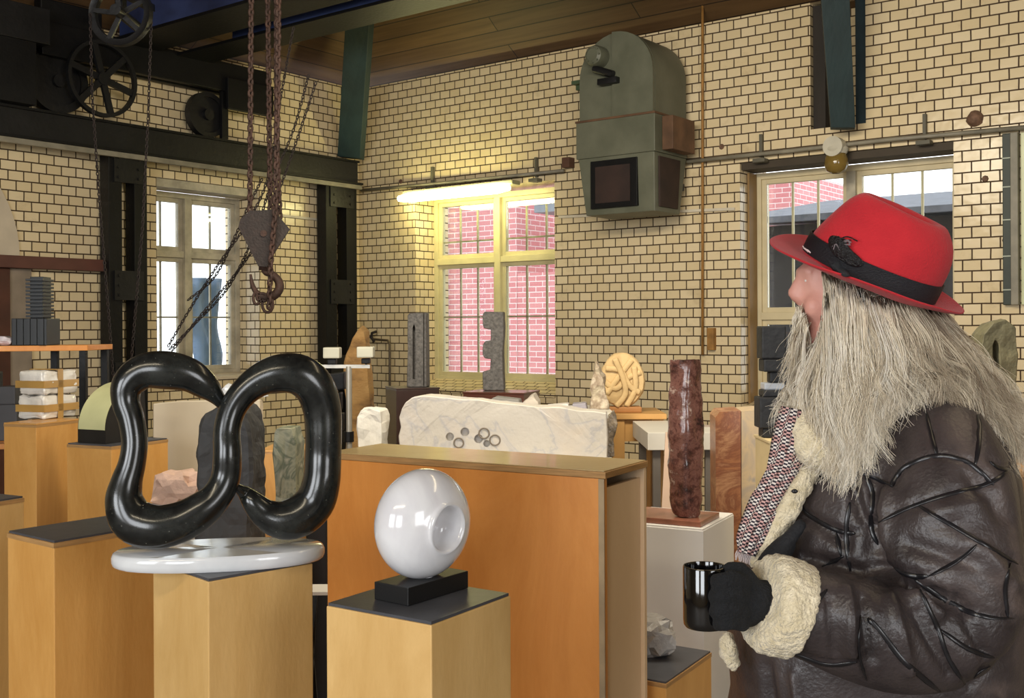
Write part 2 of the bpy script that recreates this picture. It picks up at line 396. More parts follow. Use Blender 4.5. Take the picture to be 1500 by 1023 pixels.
# lintel boards, dark, above windows 1 and 3
bm = NB(); rbox(bm, -.27, -.02, W1a+.004, W1b-.004, W1h1-.075, W1h1-.004); obj('trim_1', bm, SILLGREY, kind='structure')
bm = NB(); rbox(bm, W3a+.004, W3b-.004, -.27, -.02, W3h1-.06, W3h1-.004); obj('trim_2', bm, mat('dark_lintel', (62, 52, 38), .7), kind='structure')
# timber reveal lining at the left of window_3
bm = NB(); rbox(bm, W3a+.003, W3a+.02, -.27, -.13, W3h0+.02, W3h1-.07); obj('trim_3', bm, mat('brown_lining', (136, 106, 62), .6, var=.2, scale=4), kind='structure')
# sloping tiled sills
def sill(name, axis, a0, a1, h0, rise, m, run=.279):
    f = (lambda a, o, h: RM(a, -o, h)) if axis == 'R' else (lambda a, o, h: RM(-o, a, h))
    bm = NB(); hexa(bm, [f(a0+.003, -.015, h0-.0), f(a1-.003, -.015, h0-.0), f(a1-.003, run, h0-.0), f(a0+.003, run, h0-.0),
                         f(a0+.003, -.015, h0+.03), f(a1-.003, -.015, h0+.03), f(a1-.003, run, h0+rise), f(a0+.003, run, h0+rise)], .004)
    o = obj(name, bm, m, kind='structure'); uvbox(o, None)
sill('trim_4', 'R', W2a, W2b, W2h0+.001, .12, TILE); sill('trim_5', 'R', W3a, W3b, W3h0+.001, .08, TILE); sill('trim_6', 'L', W1a, W1b, W1h0+.001, .05, PLASTER)

# outside: courtyard, the brick house, a dark outbuilding
bm = NB(); bm.faces.new([bm.verts.new(p) for p in (RM(-14, -16, -.3), RM(16, -16, -.3), RM(16, -.55, -.3), RM(-14, -.55, -.3))])
bm.faces.new([bm.verts.new(p) for p in (RM(-14, -.55, -.3), RM(-.55, -.55, -.3), RM(-.55, 14, -.3), RM(-14, 14, -.3))])
obj('ground', bm, mat('pale_gravel', (205, 203, 198), .9), kind='structure')
def ground_px(px, d):   # s where the ray of pixel column px meets plane d
    return PR(px, 450, d)[0]
DB = -5.5
t = thing('brick_house', 'red brick house standing across the courtyard behind the lamp-lit window', 'building', RM(ground_px(700, DB), DB, -.3))
sA, sB = ground_px(560, DB), ground_px(829, DB)
bm = NB(); rbox(bm, sA, ground_px(757, DB), DB-3, DB, -.3, 5.2); o = obj('wall', bm, REDBRICK, t); uvbox(o, None)
bm = NB(); rbox(bm, ground_px(757, DB)+.001, ground_px(880, DB), DB-3, DB-.01, -.3, PR(770, 400, DB)[1]); o = obj('wall', bm, REDBRICK, t); uvbox(o, None)
bm = NB(); rbox(bm, ground_px(790, DB), ground_px(845, DB), DB-1, DB+.12, PR(800, 312, DB)[1], PR(800, 300, DB)[1]); obj('gutter', bm, mat('zinc', (120, 124, 130), .5), t)
bm = NB(); rbox(bm, sA-.2, ground_px(652, DB)+.05, DB+.005, DB+.12, -.3, 5.2); obj('downpipe_casing', bm, mat('grey_render', (110, 112, 120), .8), t)
DO = -4.0
t = thing('outbuilding', 'dark slate-roofed outbuilding behind the window beside the red hat', 'building', RM(ground_px(1260, DO), DO, -.3))
o1, o2 = ground_px(1110, DO), ground_px(1560, DO); he = PR(1250, 278, DO)[1]
bm = NB(); rbox(bm, o1, o2, DO-3, DO, -.3, he-.35); obj('wall', bm, mat('dark_shed_boards', (48, 46, 48), .8, var=.4, scale=2), t)
bm = NB(); hexa(bm, [RM(o1-.3, DO+.4, he-.35), RM(o2, DO+.4, he-.35), RM(o2, DO-3, he-.1), RM(o1-.3, DO-3, he-.1),
                     RM(o1-.3, DO+.4, he-.28), RM(o2, DO+.4, he-.28), RM(o2, DO-3, he+.25), RM(o1-.3, DO-3, he+.25)]); obj('roof', bm, mat('slate', (84, 86, 94), .7, var=.3), t)
for k in range(2):
    s0 = ground_px(1175+k*110, DO)
    bm = NB(); rbox(bm, s0, s0+.7, DO+.002, DO+.04, 1.3, 2.2, .004); fr = obj('window', bm, mat('shed_window_paint', (84, 86, 88), .6), t)
    bm = NB(); rbox(bm, s0+.06, s0+.64, DO+.041, DO+.05, 1.36, 2.14); obj('pane', bm, mat('dark_pane', (40, 50, 56), .15), fr)
bm = NB(); rbox(bm, ground_px(1080, DO-5), ground_px(1160, DO-5), DO-8, DO-5, -.3, PR(1140, 252, DO-5)[1]); o = obj('chimney_house', bm, REDBRICK); uvbox(o, None)
tag(o, 'narrow red brick building rising behind the dark outbuilding', 'building')
# ------------------------------------------------------------------ ironwork on the two tiled walls
def bol(bm, p, n, r=.012, t=.01): cyl(bm, p, Vector(p)+Vector(n)*t, r, 8)
GS0, GS1 = .04, .20
gt = PL(300, 199, GS1)[1]; gb = PL(527, 272, GS1)[1]; gb = min(gb, gt-.22)
dcor = PL(527, 250, GS1)[0]
girder = thing('runway_girder', 'dark steel crane runway girder running along the left tiled wall to the corner', 'girder', RM(.12, 5, gb))
bm = NB(); rbox(bm, GS0+.05, GS1-.03, dcor, 9, gb+.02, gt-.02); obj('web', bm, DARKSTEEL, girder)
bm = NB(); rbox(bm, GS0, GS1, dcor, 9, gt-.02, gt); obj('flange', bm, BLACKSTEEL, girder)
bm = NB(); rbox(bm, GS0, GS1+.05, dcor, 9, gb-.0, gb+.02); obj('flange', bm, BLACKSTEEL, girder)
bm = NB(); rbox(bm, GS1+.0, GS1+.035, dcor, 9, gb-.045, gb-.002, .004); o = obj('cable_tray', bm, GREYPIPE)
tag(o, 'thin grey cable tray fixed under the dark crane girder', 'cable tray')
def lattice(px0, px1, label):
    s1 = .18; d1 = PL(px0, 400, s1)[0]; d0 = PL(px1, 400, s1)[0]; top = gb-.001
    w_ = (d1-d0); u = w_*.34
    t = thing('lattice_column', label, 'column', RM(.1, (d0+d1)/2, 0), 'lattice columns under the crane girder')
    for a, b in ((d0, d0+u), (d1-u, d1)):
        bm = NB(); rbox(bm, .05, s1, a, b, 0, top, .004); obj('upright', bm, BLACKSTEEL, t)
    for ht in (top-.12, PL(505, 428, s1)[1], 1.15, .4):
        bm = NB(); rbox(bm, s1+.001, s1+.014, d0+u*.35, d1-u*.35, ht-.12, ht+.12)
        pl = obj('batten_plate', bm, DARKSTEEL, t)
        bm = NB()
        for y in (-.08, .0, .08):
            for x in (d0+u*.7, d1-u*.7): bol(bm, RM(s1+.014, x, ht+y), DR, .012, .008)
        obj('rivets', bm, DARKSTEEL, pl)
lattice(160, 216, 'black lattice steel column left of the bright narrow window')
lattice(478, 523, 'black lattice steel column in the corner of the two tiled walls')
# posts of the roof truss
def plank_px(px, Z, t_, m, name, label, cat, Zb=None, group=None):
    """px: outline of four pixels (bottom-left, bottom-right, top-right, top-left) at depth Z, thickness away from the viewer"""
    bm = NB(); Zs = Z if hasattr(Z, '__len__') else [Z]*4
    a = [PZ(x, y, z) for (x, y), z in zip(px, Zs)]; v = Vector((.25, .97, 0))*t_
    hexa(bm, [a[0], a[1], a[1]+v, a[0]+v, a[3], a[2], a[2]+v, a[3]+v], .004)
    o = obj(name, bm, m); return tag(o, label, cat, group)
plank_px([(494, 229), (527, 232), (541, 30), (506, 30)], [10.98, 10.98, 9.9, 9.9], .12, TEAL, 'truss_post', 'teal painted truss post standing on the girder end in the corner', 'post')
plank_px([(1217, 187), (1253, 187), (1243, -40), (1200, -40)], [7.95, 7.95, 7.55, 7.55], .10, TEAL, 'truss_post', 'teal painted leaning truss strut in front of the wall slot', 'post')
# wall slot with dark timbers
bm = NB(); rbox(bm, SL[0]+.001, SL[1]-.001, -.34, -.22, SL[2]-.0, HW); o = obj('wall_slot', bm, TILE, kind='structure'); uvbox(o, None)
DKT = mat('dark_slot_timber', (44, 38, 32), .8, var=.4, stretch=(1, 1, .2)); DTEAL = mat('dark_teal_timber', (22, 44, 52), .6, var=.3)
for p0, p1, m, lb in ((1188, 1207, DKT, 'dark brown upright timber in the left of the wall slot'), (1250, 1267, DTEAL, 'dark teal upright timber in the right of the wall slot')):
    bm = NB(); rbox(bm, PR(p0, 100)[0]+.004, PR(p1, 100)[0]-.002, -.2, -.03, SL[2]+.003, 4.0, .004)
    tag(obj('slot_timber', bm, m), lb, 'timber')
# conduits on wall_right
hc = PR(1040, 232, .05)[1]
def run_pipe(name, pts, r, m, label, cat='pipe', group=None, seg=8):
    bm = NB(); sweep(bm, pts, r, seg); o = obj(name, bm, m, smooth=True); return tag(o, label, cat, group)
cp = [RM(PR(x, y, .06)[0], .06, PR(x, y, .06)[1]) for x, y in ((529, 279), (650, 268), (826, 250))]
run_pipe('conduit', cp, .016, GREYPIPE, 'grey conduit on the wall between the corner and the air heater')
cp = [RM(PR(x, y, .06)[0], .06, PR(x, y, .06)[1]) for x, y in ((990, 239), (1150, 222), (1300, 205), (1510, 186))]
run_pipe('conduit', cp, .017, GREYPIPE, 'grey conduit on the wall from the air heater to the right edge')
for x, y in ((631, 268), (783, 256), (1113, 226), (1353, 199)):
    s, h = PR(x, y, .05)
    bm = NB(); rbox(bm, s-.012, s+.012, .0, .04, h-.02, h+.16, .003); rbox(bm, s-.05, s+.05, .0, .08, h-.065, h-.035, .003)
    tag(obj('conduit_bracket', bm, mat('grey_bracket', (92, 88, 74), .6)), 'grey bracket holding the wall conduit, %s' % {631: 'above the fluorescent lamp', 783: 'above the lamp-lit window right half', 1113: 'above the left edge of the hat-side window', 1353: 'above the right edge of the hat-side window'}[x], 'bracket', 'conduit brackets on the right wall')
cp = [RM(PR(1029, y, .04)[0], .04, PR(1036, y, .04)[1]) for y in (-60, 120, 300, 520)]
run_pipe('rusty_pipe', cp, .011, mat('rust_orange', (150, 108, 52), .7, var=.3, scale=12), 'thin rusty orange pipe running down the tiled wall right of the heater')
s, h = PR(1041, 495, .04); bm = NB(); rbox(bm, s-.03, s+.03, 0, .05, h-.1, h+.08, .004); tag(obj('pipe_clamp', bm, MATS['rust_orange']), 'rusty clamp box on the thin orange pipe', 'clamp')
s, h = PR(829, 238, .08); bm = NB(); rbox(bm, s-.04, s+.04, 0, .09, h-.045, h+.045, .006); o = obj('junction_box', bm, mat('brown_box', (92, 62, 48), .6)); tag(o, 'small brown junction box at the conduit end beside the heater', 'junction box')
# thin ledge line across the tiles
for a, b, lb in (((818, 318), (1076, 306), 'thin pale wire strip along the tiles under the air heater'),):
    pa, pb = PR(a[0], a[1], .015), PR(b[0], b[1], .015)
    bm = NB(); bar(bm, RM(pa[0], .012, pa[1]), RM(pb[0], .012, pb[1]), .012, .022); tag(obj('cable_strip', bm, mat('pale_strip', (206, 196, 176), .6)), lb, 'cable strip')
pa, pb = PL(368, 311, .015), PL(477, 323, .015)
bm = NB(); bar(bm, RM(.012, *pa), RM(.012, *pb), .012, .022); tag(obj('cable_strip', bm, MATS['pale_strip']), 'thin pale wire strip beside the hook on the left wall', 'cable strip')
# broken tile hole and small wall plugs
s, h = PR(1427, 173, .02); bm = NB(); lathe(bm, [(.0, .05), (.03, .05), (.045, .03), (.06, .0)], RM(s, 0, h), DL, 14); roughen(bm, .008, 30, 3)
tag(obj('wall_socket', bm, mat('broken_mortar', (112, 84, 66), .8, var=.4, scale=30), smooth=True), 'broken brown pipe socket in the tiles at the upper right', 'socket')
for i, (x, y) in enumerate(((587, 266), (1057, 215), (1473, 352), (1443, 262))):
    s, h = PR(x, y, .0); bm = NB(); lathe(bm, [(.0, .012), (.018, .012), (.024, 0)], RM(s, 0, h), DL, 8)
    tag(obj('wall_plug', bm, MATS['broken_mortar']), ['brown plug hole in the tiles left above the fluorescent lamp', 'brown plug hole in the tiles just above the conduit near the rusty pipe', 'brown plug hole beside the dark strip at the right edge', 'brown plug hole under the bright reflection at the right'][i], 'wall plug', 'plug holes in the tiles')
# bulkhead lamp over the window by the hat
s, h = PR(1225, 222, .1); t = thing('bulkhead_lamp', 'round bulkhead lamp with dim amber globe above the window by the hat', 'lamp', RM(s, .1, h-.13))
bm = NB(); cyl(bm, RM(s, .085, h+.03), RM(s, .18, h+.03), .075, 20); lathe(bm, [(0, .02), (.085, .02), (.09, 0), (.075, -.03), (0, -.03)], RM(s, .1, h+.01), (0, 0, 1), 20)
obj('lamp_cap', bm, mat('white_porcelain', (196, 190, 172), .3), t, smooth=True, auto=40)
bm = NB(); lathe(bm, [(.07, 0), (.085, -.04), (.088, -.08), (.07, -.125), (.03, -.145), (0, -.148)], RM(s, .1, h-.02), (0, 0, 1), 22)
obj('globe', bm, mat('amber_glass', (120, 98, 48), .12, spec=.6), t, smooth=True)
# fluorescent lamp
t = thing('fluorescent_lamp', 'lit yellow-green fluorescent batten lamp above the middle window', 'lamp', RM(PR(664, 285, .14)[0], .12, PR(664, 285, .14)[1]-.04))
a, b = PR(585, 292, .16), PR(745, 274, .16); hh = (a[1]+b[1])/2
LM = bpy.data.materials.new('lit_tube'); LM.use_nodes = True; e_ = LM.node_tree.nodes['Principled BSDF']
e_.inputs['Base Color'].default_value = (.9, .9, .6, 1); e_.inputs['Emission Color'].default_value = (1, .93, .42, 1); e_.inputs['Emission Strength'].default_value = 26
bm = NB(); pts = [RM(a[0]+(b[0]-a[0])*k/10, .16, hh+.0) for k in range(11)]; sweep(bm, pts, [.028]+[.046]*9+[.028], 14, flat=1.1); obj('diffuser', bm, LM, t, smooth=True)
bm = NB(); rbox(bm, a[0]+.01, b[0]+.02, .01, .13, hh+.035, hh+.075, .008); obj('housing', bm, mat('lamp_housing', (150, 146, 116), .5), t)
# dark strip and edge strip standing in for a niche edge at the right
s0, s1_ = PR(1471, 300)[0], PR(1483, 300)[0]; h0, h1 = PR(1478, 447, .0)[1], PR(1478, 197)[1]
t = thing('niche_strip', 'dark green upright strip added on the tiles at the right edge', 'rail', RM(s0, .04, h0))
bm = NB(); rbox(bm, s0, s1_, .0, .05, h0, h1, .004); obj('channel', bm, mat('dark_green_steel', (28, 40, 30), .5, var=.3), t)
bm = NB(); rbox(bm, s1_+.002, s1_+.05, .0, .07, h0, h1, .004); obj('edge_strip', bm, GREYPIPE, t)
for y in (233, 275, 323, 376, 425):
    hh = PR(1478, y)[1]; bm = NB(); rbox(bm, s0+.0, s1_+.02, .051, .058, hh-.004, hh+.004); obj('wire_tie', bm, mat('pale_wire', (170, 176, 160), .5), t)
bm = NB(); rbox(bm, s1_+.06, s1_+.8, .0, .03, h0-.0, h1, .004); o = obj('niche_panel', bm, mat('niche_light_green', (196, 200, 158), .35), None)  # fluorescent light in a niche painted as a pale green panel
tag(o, 'panel painted in the pale green light of a niche at the far right edge', 'panel')
# standpipe with tap near the corner
pp = [RM(PR(x, y, .1)[0], .1, PR(x, y, .1)[1]) for x, y in ((541, 492), (545, 497), (556, 498), (568, 499), (571, 505), (571, 560), (572, 640), (572, 700))]
t = thing('standpipe', 'dark standpipe with a tap on the tiles left of the columns of grey stone', 'pipe', RM(PR(571, 640, .1)[0], .1, 0))
bm = NB(); sweep(bm, pp+[RM(PR(572, 700, .1)[0], .1, 0.0)], .012, 8); obj('pipe', bm, mat('dark_pipe', (74, 62, 48), .5), t, smooth=True)
bm = NB(); sweep(bm, [RM(PR(x, y, .1)[0], .1, PR(x, y, .1)[1]) for x, y in ((548, 501), (544, 494), (545, 488), (551, 486))], .014, 8); obj('tap', bm, DARKRUST, t, smooth=True)

# ------------------------------------------------------------------ air heater on the wall
HG = mat('grey_green_enamel', (84, 86, 70), .5, var=.22, scale=4, bump=.15, rgb2=(104, 105, 88)); HB = mat('heater_rust_panel', (96, 68, 46), .7, var=.35, scale=7)
DHOLE = mat('dark_opening', (44, 28, 22), .7, var=.4)  # dark plates put the shade of the outlet openings into colour
df = .62
sL, sR = PR(847, 150, df)[0], PR(958, 150, df)[0]; sc_ = (sL+sR)/2; rr = (sR-sL)/2
hT, hA, hB_, hC = PR(910, 45, df)[1], PR(900, 172, df)[1], PR(900, 228, df)[1], PR(900, 313, df)[1]
t = thing('air_heater', 'grey-green domed industrial air heater mounted on the tiled wall', 'heater', RM(sc_, .3, hC))
bm = NB(); n = 18; top_c = hT-rr
out = [(sL, hA), (sR, hA)]+[(sc_+rr*math.cos(math.pi*k/n), top_c+rr*math.sin(math.pi*k/n)) for k in range(n+1)]
poly_prism(bm, [RM(s, df-.02, h) for s, h in out], -DL*(df-.12)); obj('domed_casing', bm, HG, t, smooth=True, auto=35)
bm = NB(); out2 = [(sc_-.02, hA), (sR-.001, hA)]+[(sc_+(rr-.001)*math.cos(math.pi*k/n), top_c+(rr-.001)*math.sin(math.pi*k/n)) for k in range(n//2+1)]+[(sc_-.02, hT)]
poly_prism(bm, [RM(s, df-.015, h) for s, h in out2], DL*.03); obj('cover_panel', bm, HG, t)
bm = NB(); mc = RM(*[0, 0, 0]); ms, mh = PR(878, 84, df)
lathe(bm, [(0, .13), (.05, .13), (.075, .115), (.085, .09), (.085, 0)], RM(ms, df-.02, mh), DL, 24)
for k in range(8):
    an = 2*math.pi*k/8; bol(bm, RM(ms+.062*math.cos(an), df+.1, mh+.062*math.sin(an)), DL, .008, .01)
obj('fan_motor', bm, HG, t, smooth=True, auto=30)
bm = NB(); cyl(bm, RM(ms-.02, df+.05, mh-.1), RM(ms+.16, df+.05, mh-.17), .03, 10); rbox(bm, ms+.02, ms+.2, df, df+.07, mh-.24, mh-.19, .006); obj('drive_bracket', bm, DARKSTEEL, t, smooth=True, auto=40)
bm = NB(); rbox(bm, sL-.015, sR+.012, .1, df+.012, hB_, hA-.002, .006); obj('middle_casing', bm, HG, t)
bm = NB(); rbox(bm, sR+.013, sR+.11, .16, df-.1, hB_+.02, hA-.02, .006); obj('rust_panel', bm, HB, t, label='rust brown side panel'); bm = NB(); rbox(bm, sL-.06, sL-.016, .3, df-.15, hB_+.03, hA-.1, .006); obj('rust_panel', bm, HB, t, label='rust brown side panel')
bm = NB(); rbox(bm, sL-.02, sR+.018, .1, df+.02, hA-.012, hA+.006, .003); obj('seam_flange', bm, HB, t)
tp = .03
bm = NB(); hexa(bm, [RM(sL+.06, .2, hC), RM(sR-.01, .2, hC), RM(sR-.01, df-.02, hC), RM(sL+.06, df-.02, hC), RM(sL, .1, hB_), RM(sR, .1, hB_), RM(sR, df, hB_), RM(sL, df, hB_)], .006)
obj('hopper', bm, HG, t)
a0, a1 = PR(866, 270, df)[0], PR(934, 270, df)[0]; b0, b1 = hC+.05, hB_-.03
bm = NB(); rbox(bm, a0, a1, df-.05, df+.012, b0, b1, .003); g_ = obj('outlet_frame', bm, BLACKSTEEL, t)
bm = NB(); rbox(bm, a0+.05, a1-.06, df+.012, df+.018, b0+.04, b1-.05); obj('opening_fill', bm, DHOLE, g_)
bm = NB(); hexa(bm, [RM(sR-.012, .25, hC+.04), RM(sR+.005, .25, hC+.04), RM(sR+.005, df-.08, hC+.04), RM(sR-.012, df-.08, hC+.04), RM(sR, .22, b1), RM(sR+.012, .22, b1), RM(sR+.012, df-.06, b1), RM(sR, df-.06, b1)], .003); obj('outlet_frame', bm, DHOLE, t)
bm = NB(); ll = PR(826, 122, df); rbox(bm, sL-.14, sL+.02, df-.25, df-.17, ll[1]-.03, ll[1]+.01, .004); rbox(bm, sL-.15, sL-.02, df-.3, df-.12, ll[1]+.01, ll[1]+.04, .004); obj('lever_arm', bm, mat('green_bracket', (66, 84, 58), .6), t)
bx_, by_ = PR(990, 130, .15), PR(990, 278, .15)
bm = NB(); rbox(bm, bx_[0]-.03, bx_[0]+.03, .1, .16, by_[1], bx_[1], .012)
for hh in (by_[1]+.02, bx_[1]-.03, (by_[1]+bx_[1])/2): rbox(bm, bx_[0]-.045, bx_[0]+.045, .09, .18, hh-.03, hh+.03, .01)
rbox(bm, sR, bx_[0], .1, .15, hA-.08, hA-.03, .004); obj('side_rod', bm, DARKSTEEL, t)

# ------------------------------------------------------------------ travelling crane
crane = thing('travelling_crane', 'black iron travelling crane with spoked wheels on the runway girder', 'crane', RM(.12, 4, gt))
sW = .13
def wheel(cpx, rpx, s, spokes, rim, name='wheel', width=.07, on_rail=True, hub=.05):
    d, h = PL(cpx[0], cpx[1], s); Zl = RM(s, d, h).y; r = rpx*Zl/F
    if on_rail: h = gt+r+.001
    bm = NB(); c = RM(s, d, h)
    lathe(bm, [(r, -width/2), (r, width/2), (r-rim, width/2), (r-rim, -width/2)], c, DR, 40, closed=True)
    obj_w = None
    cyl(bm, c-DR*width*.7, c+DR*width*.7, hub, 16)
    if spokes:
        x, y = DL, Vector((0, 0, 1))
        for k in range(spokes):
            an = 2*math.pi*(k+.25)/spokes; v = x*math.cos(an)+y*math.sin(an)
            bar(bm, c+v*hub*.8, c+v*(r-rim*.6), .05, .03, up=DR)
    else: lathe(bm, [(0, -.015), (r-rim*.9, -.015), (r-rim*.9, .015), (0, .015)], c, DR, 32)
    return obj(name, bm, DARKSTEEL, crane, smooth=True, auto=35), c, r
wheel((83, 118), 47, sW, 0, .06, name='running_wheel')
wheel((302, 165), 33, sW, 0, .04, name='running_wheel')
wheel((150, 113), 56, sW+.14, 6, .03, name='gear_wheel', width=.04)
d0_, d1_ = PL(392, 120, .2)[0], PL(60, 80, .2)[0]
hb0 = PL(250, 118, .2)[1]
bm = NB(); rbox(bm, .16, .22, d0_, d1_, hb0, hb0+.26, .006); obj('end_truck', bm, BLACKSTEEL, crane)
bm = NB(); rbox(bm, .03, .09, d0_, d1_, hb0, hb0+.26, .006); obj('end_truck', bm, BLACKSTEEL, crane)
bm = NB(); rbox(bm, .22, .26, d0_-.02, d0_+.5, hb0-.16, hb0+.12, .006); obj('guard_plate', bm, BLACKSTEEL, crane)
dx = PL(328, 170, .2)[0]
bm = NB(); rbox(bm, .16, .2, dx-.05, dx+.02, gt+.002, hb0+.02, .004); obj('rail_sweeper', bm, BLACKSTEEL, crane)
da, db_ = PL(72, 100, .3)[0], PL(-30, 100, .3)[0]
bm = NB(); rbox(bm, .1, .32, da, db_, hb0+.05, hb0+.32, .006); obj('buffer_box', bm, DARKSTEEL, crane)
bm = NB(); rbox(bm, .1, .3, da+.1, db_, gt+.001, hb0+.07, .006); obj('axle_box', bm, BLACKSTEEL, crane)
bm = NB(); rbox(bm, .1, .2, PL(150, 60, .2)[0], d1_, hb0+.26, hb0+.44, .01); obj('bearing_block', bm, BLACKSTEEL, crane)
HBR = hb0+.22
A1 = to_room(PH(250, 40, HBR)); A2 = to_room(PH(330, 70, HBR))
BLUEWEB = mat('blue_glint_steel', (50, 62, 100), .28, var=.7, scale=1.6, bump=.2, bscale=3, spec=.7)  # bluish glint on the dark webs put into the base colour
bm = NB(); rbox(bm, .24, 12.6, A1[1]-.02, A1[1], HBR+.02, HBR+.5); obj('bridge_web', bm, BLUEWEB, crane)
bm = NB(); rbox(bm, .22, 12.6, A1[1]-.38, A1[1]+.05, HBR, HBR+.025, .004); obj('bridge_flange', bm, BLACKSTEEL, crane)
bm = NB(); rbox(bm, .24, 12.6, A1[1]-.36, A1[1]-.34, HBR+.02, HBR+.5); obj('bridge_web', bm, BLUEWEB, crane)
A3 = to_room(PH(445, 34, HBR+.02))
bm = NB(); rbox(bm, .9, 12.6, A3[1]-.02, A3[1], HBR+.04, HBR+.5); obj('bridge_web', bm, BLUEWEB, crane)
bm = NB(); rbox(bm, .22, 12.6, A3[1]-.3, A3[1]+.05, HBR, HBR+.025, .004); obj('bridge_flange', bm, BLACKSTEEL, crane)
bm = NB(); rbox(bm, .3, 12.6, A3[1]-.02, A1[1]-.3, HBR+.5, HBR+.53, .004); obj('walkway', bm, BLACKSTEEL, crane)
# hand-chain wheel and its endless chain
ZW = 7.0; c = PZ(177, 20, ZW); r = 45*ZW/F
bm = NB(); lathe(bm, [(r, -.02), (r+.012, -.025), (r+.012, .025), (r, .02), (r-.03, .02), (r-.03, -.02)], c, (0.15, 1, 0), 44, closed=True)
cyl(bm, c-Vector((0, .1, 0)), c+Vector((0, .3, 0)), .035, 14)
for k in range(5):
    an = 2*math.pi*(k+.4)/5; bar(bm, c, c+Vector((math.cos(an), 0, math.sin(an)))*(r-.02), .03, .02, up=Vector((0, 1, 0)))
obj('chain_wheel', bm, DARKSTEEL, crane, smooth=True, auto=35)
bm = NB(); bar(bm, PZ(182, -10, 7.05), PZ(222, 12, 8.2), .05, .05); bar(bm, PZ(177, -50, 7.25), PZ(177, 24, 7.25), .08, .05); obj('wheel_hanger', bm, BLACKSTEEL, crane)

def chain(name, pts, link, wire, m, label, group=None, cat='chain', seg=5, ring=10):
    """a run of interlocking oval links along a path"""
    P = [Vector(p) for p in pts]; L_ = [0]
    for a, b in zip(P, P[1:]): L_.append(L_[-1]+(b-a).length)
    n = max(2, int(L_[-1]/link)); bm = NB(); j = 0
    for i in range(n):
        s_ = (i+.5)*L_[-1]/n
        while j < len(L_)-2 and L_[j+1] < s_: j += 1
        u = (s_-L_[j])/max(1e-6, L_[j+1]-L_[j]); p = P[j].lerp(P[j+1], u); t_ = (P[j+1]-P[j]).normalized()
        x = t_.cross(Vector((0, 1, 0))); x.normalize(); y = t_.cross(x)
        side = (x*.7+y*.7) if i % 2 else (x*.7-y*.7)
        ov = [p+t_*(link*.66*math.cos(2*math.pi*k/ring))+side*(link*.36*math.sin(2*math.pi*k/ring)) for k in range(ring)]
        sweep(bm, ov, wire, seg, closed=True)
    o = obj(name, bm, m, smooth=True); return tag(o, label, cat, group)
ZH = 6.5
chain('hand_chain', [PZ(132, 20, ZW), PZ(135, 140, ZW), PZ(146, 300, ZW), PZ(160, 470, ZW), PZ(172, 640, ZW)], .022, .0035, DARKRUST, 'thin dark hand chain hanging left of the chain wheel', 'hand chains from the chain wheel', ring=8, seg=4)
chain('hand_chain', [PZ(222, 20, ZW), PZ(217, 170, ZW), PZ(209, 330, ZW), PZ(193, 520, ZW), PZ(184, 640, ZW)], .022, .0035, DARKRUST, 'thin dark hand chain hanging right of the chain wheel', 'hand chains from the chain wheel', ring=8, seg=4)
chain('hoist_chain', [PZ(368, -20, ZH), PZ(367, 120, ZH), PZ(366, 345, ZH)], .034, .0085, RUST, 'rusty hoist chain on the left corner of the hook block', 'rusty hoist chains of the hook block')
chain('hoist_chain', [PZ(392, -20, ZH+.06), PZ(394, 150, ZH+.06), PZ(396, 310, ZH+.06)], .034, .0085, RUST, 'rusty hoist chain running behind onto the hook block middle', 'rusty hoist chains of the hook block')
chain('hoist_chain', [PZ(408, -20, ZH-.12), PZ(407, 150, ZH-.12), PZ(403, 310, ZH-.12), PZ(397, 380, ZH-.12), PZ(394, 452, ZH-.06)], .034, .0085, RUST, 'rusty hoist chain passing in front of the hook block to the hook', 'rusty hoist chains of the hook block')
chain('hoist_chain', [PZ(405, -20, ZH+.1), PZ(405, 200, ZH+.1), PZ(410, 320, ZH+.05)], .034, .0085, RUST, 'rusty hoist chain on the right corner of the hook block', 'rusty hoist chains of the hook block')
for i, pts in enumerate(([(463, 120), (440, 190), (415, 262), (385, 340), (350, 395), (300, 455), (252, 514)],
                         [(452, 110), (430, 190), (400, 262), (372, 345), (335, 420), (290, 470), (248, 512)],
                         [(430, 40), (410, 150), (392, 262), (360, 330), (318, 390), (280, 450), (246, 508)],
                         [(384, 262), (365, 300), (345, 345), (315, 405), (275, 440)])):
    Zc = 6.9+.05*i
    chain('slack_chain', [PZ(x, y, Zc) for x, y in catmull(pts, 5)], .022, .0035, DARKRUST,
          ['slack thin chain draped past the hook towards the black loop sculpture, outermost right', 'slack thin chain draped past the hook, second from the right', 'slack thin chain draped across the bright window, left of the others', 'short slack thin chain ending in front of the window mullion'][i], 'slack chains tied off to the left', ring=8, seg=4)
hook = thing('hook_block', 'rusty triangular crane hook block with its hook hanging on chains', 'crane hook', PZ(388, 460, ZH))
bm = NB(); outl = [(366, 309), (400, 307), (409, 318), (424, 336), (397, 378), (391, 391), (378, 390), (372, 378), (349, 333), (352, 321)]
for dz in (-.07, .05): poly_prism(bm, [PZ(x, y, ZH+dz) for x, y in outl], (0, .016, 0))
obj('side_plate', bm, DARKRUST, hook)
bm = NB(); lathe(bm, [(.0, -.03), (.11, -.03), (.09, 0), (.11, .03), (0, .03)], PZ(386, 342, ZH), (0, 1, 0), 26); cyl(bm, PZ(386, 342, ZH-.08), PZ(386, 342, ZH+.08), .02, 10); obj('sheave', bm, RUST, hook, smooth=True, auto=40)
bm = NB(); hk = [(387, 385), (388, 398), (398, 402), (408, 412), (409, 424), (400, 434), (388, 436), (377, 430), (370, 418), (367, 402)]
rd = [.026, .026, .032, .036, .038, .038, .034, .026, .02, .010]
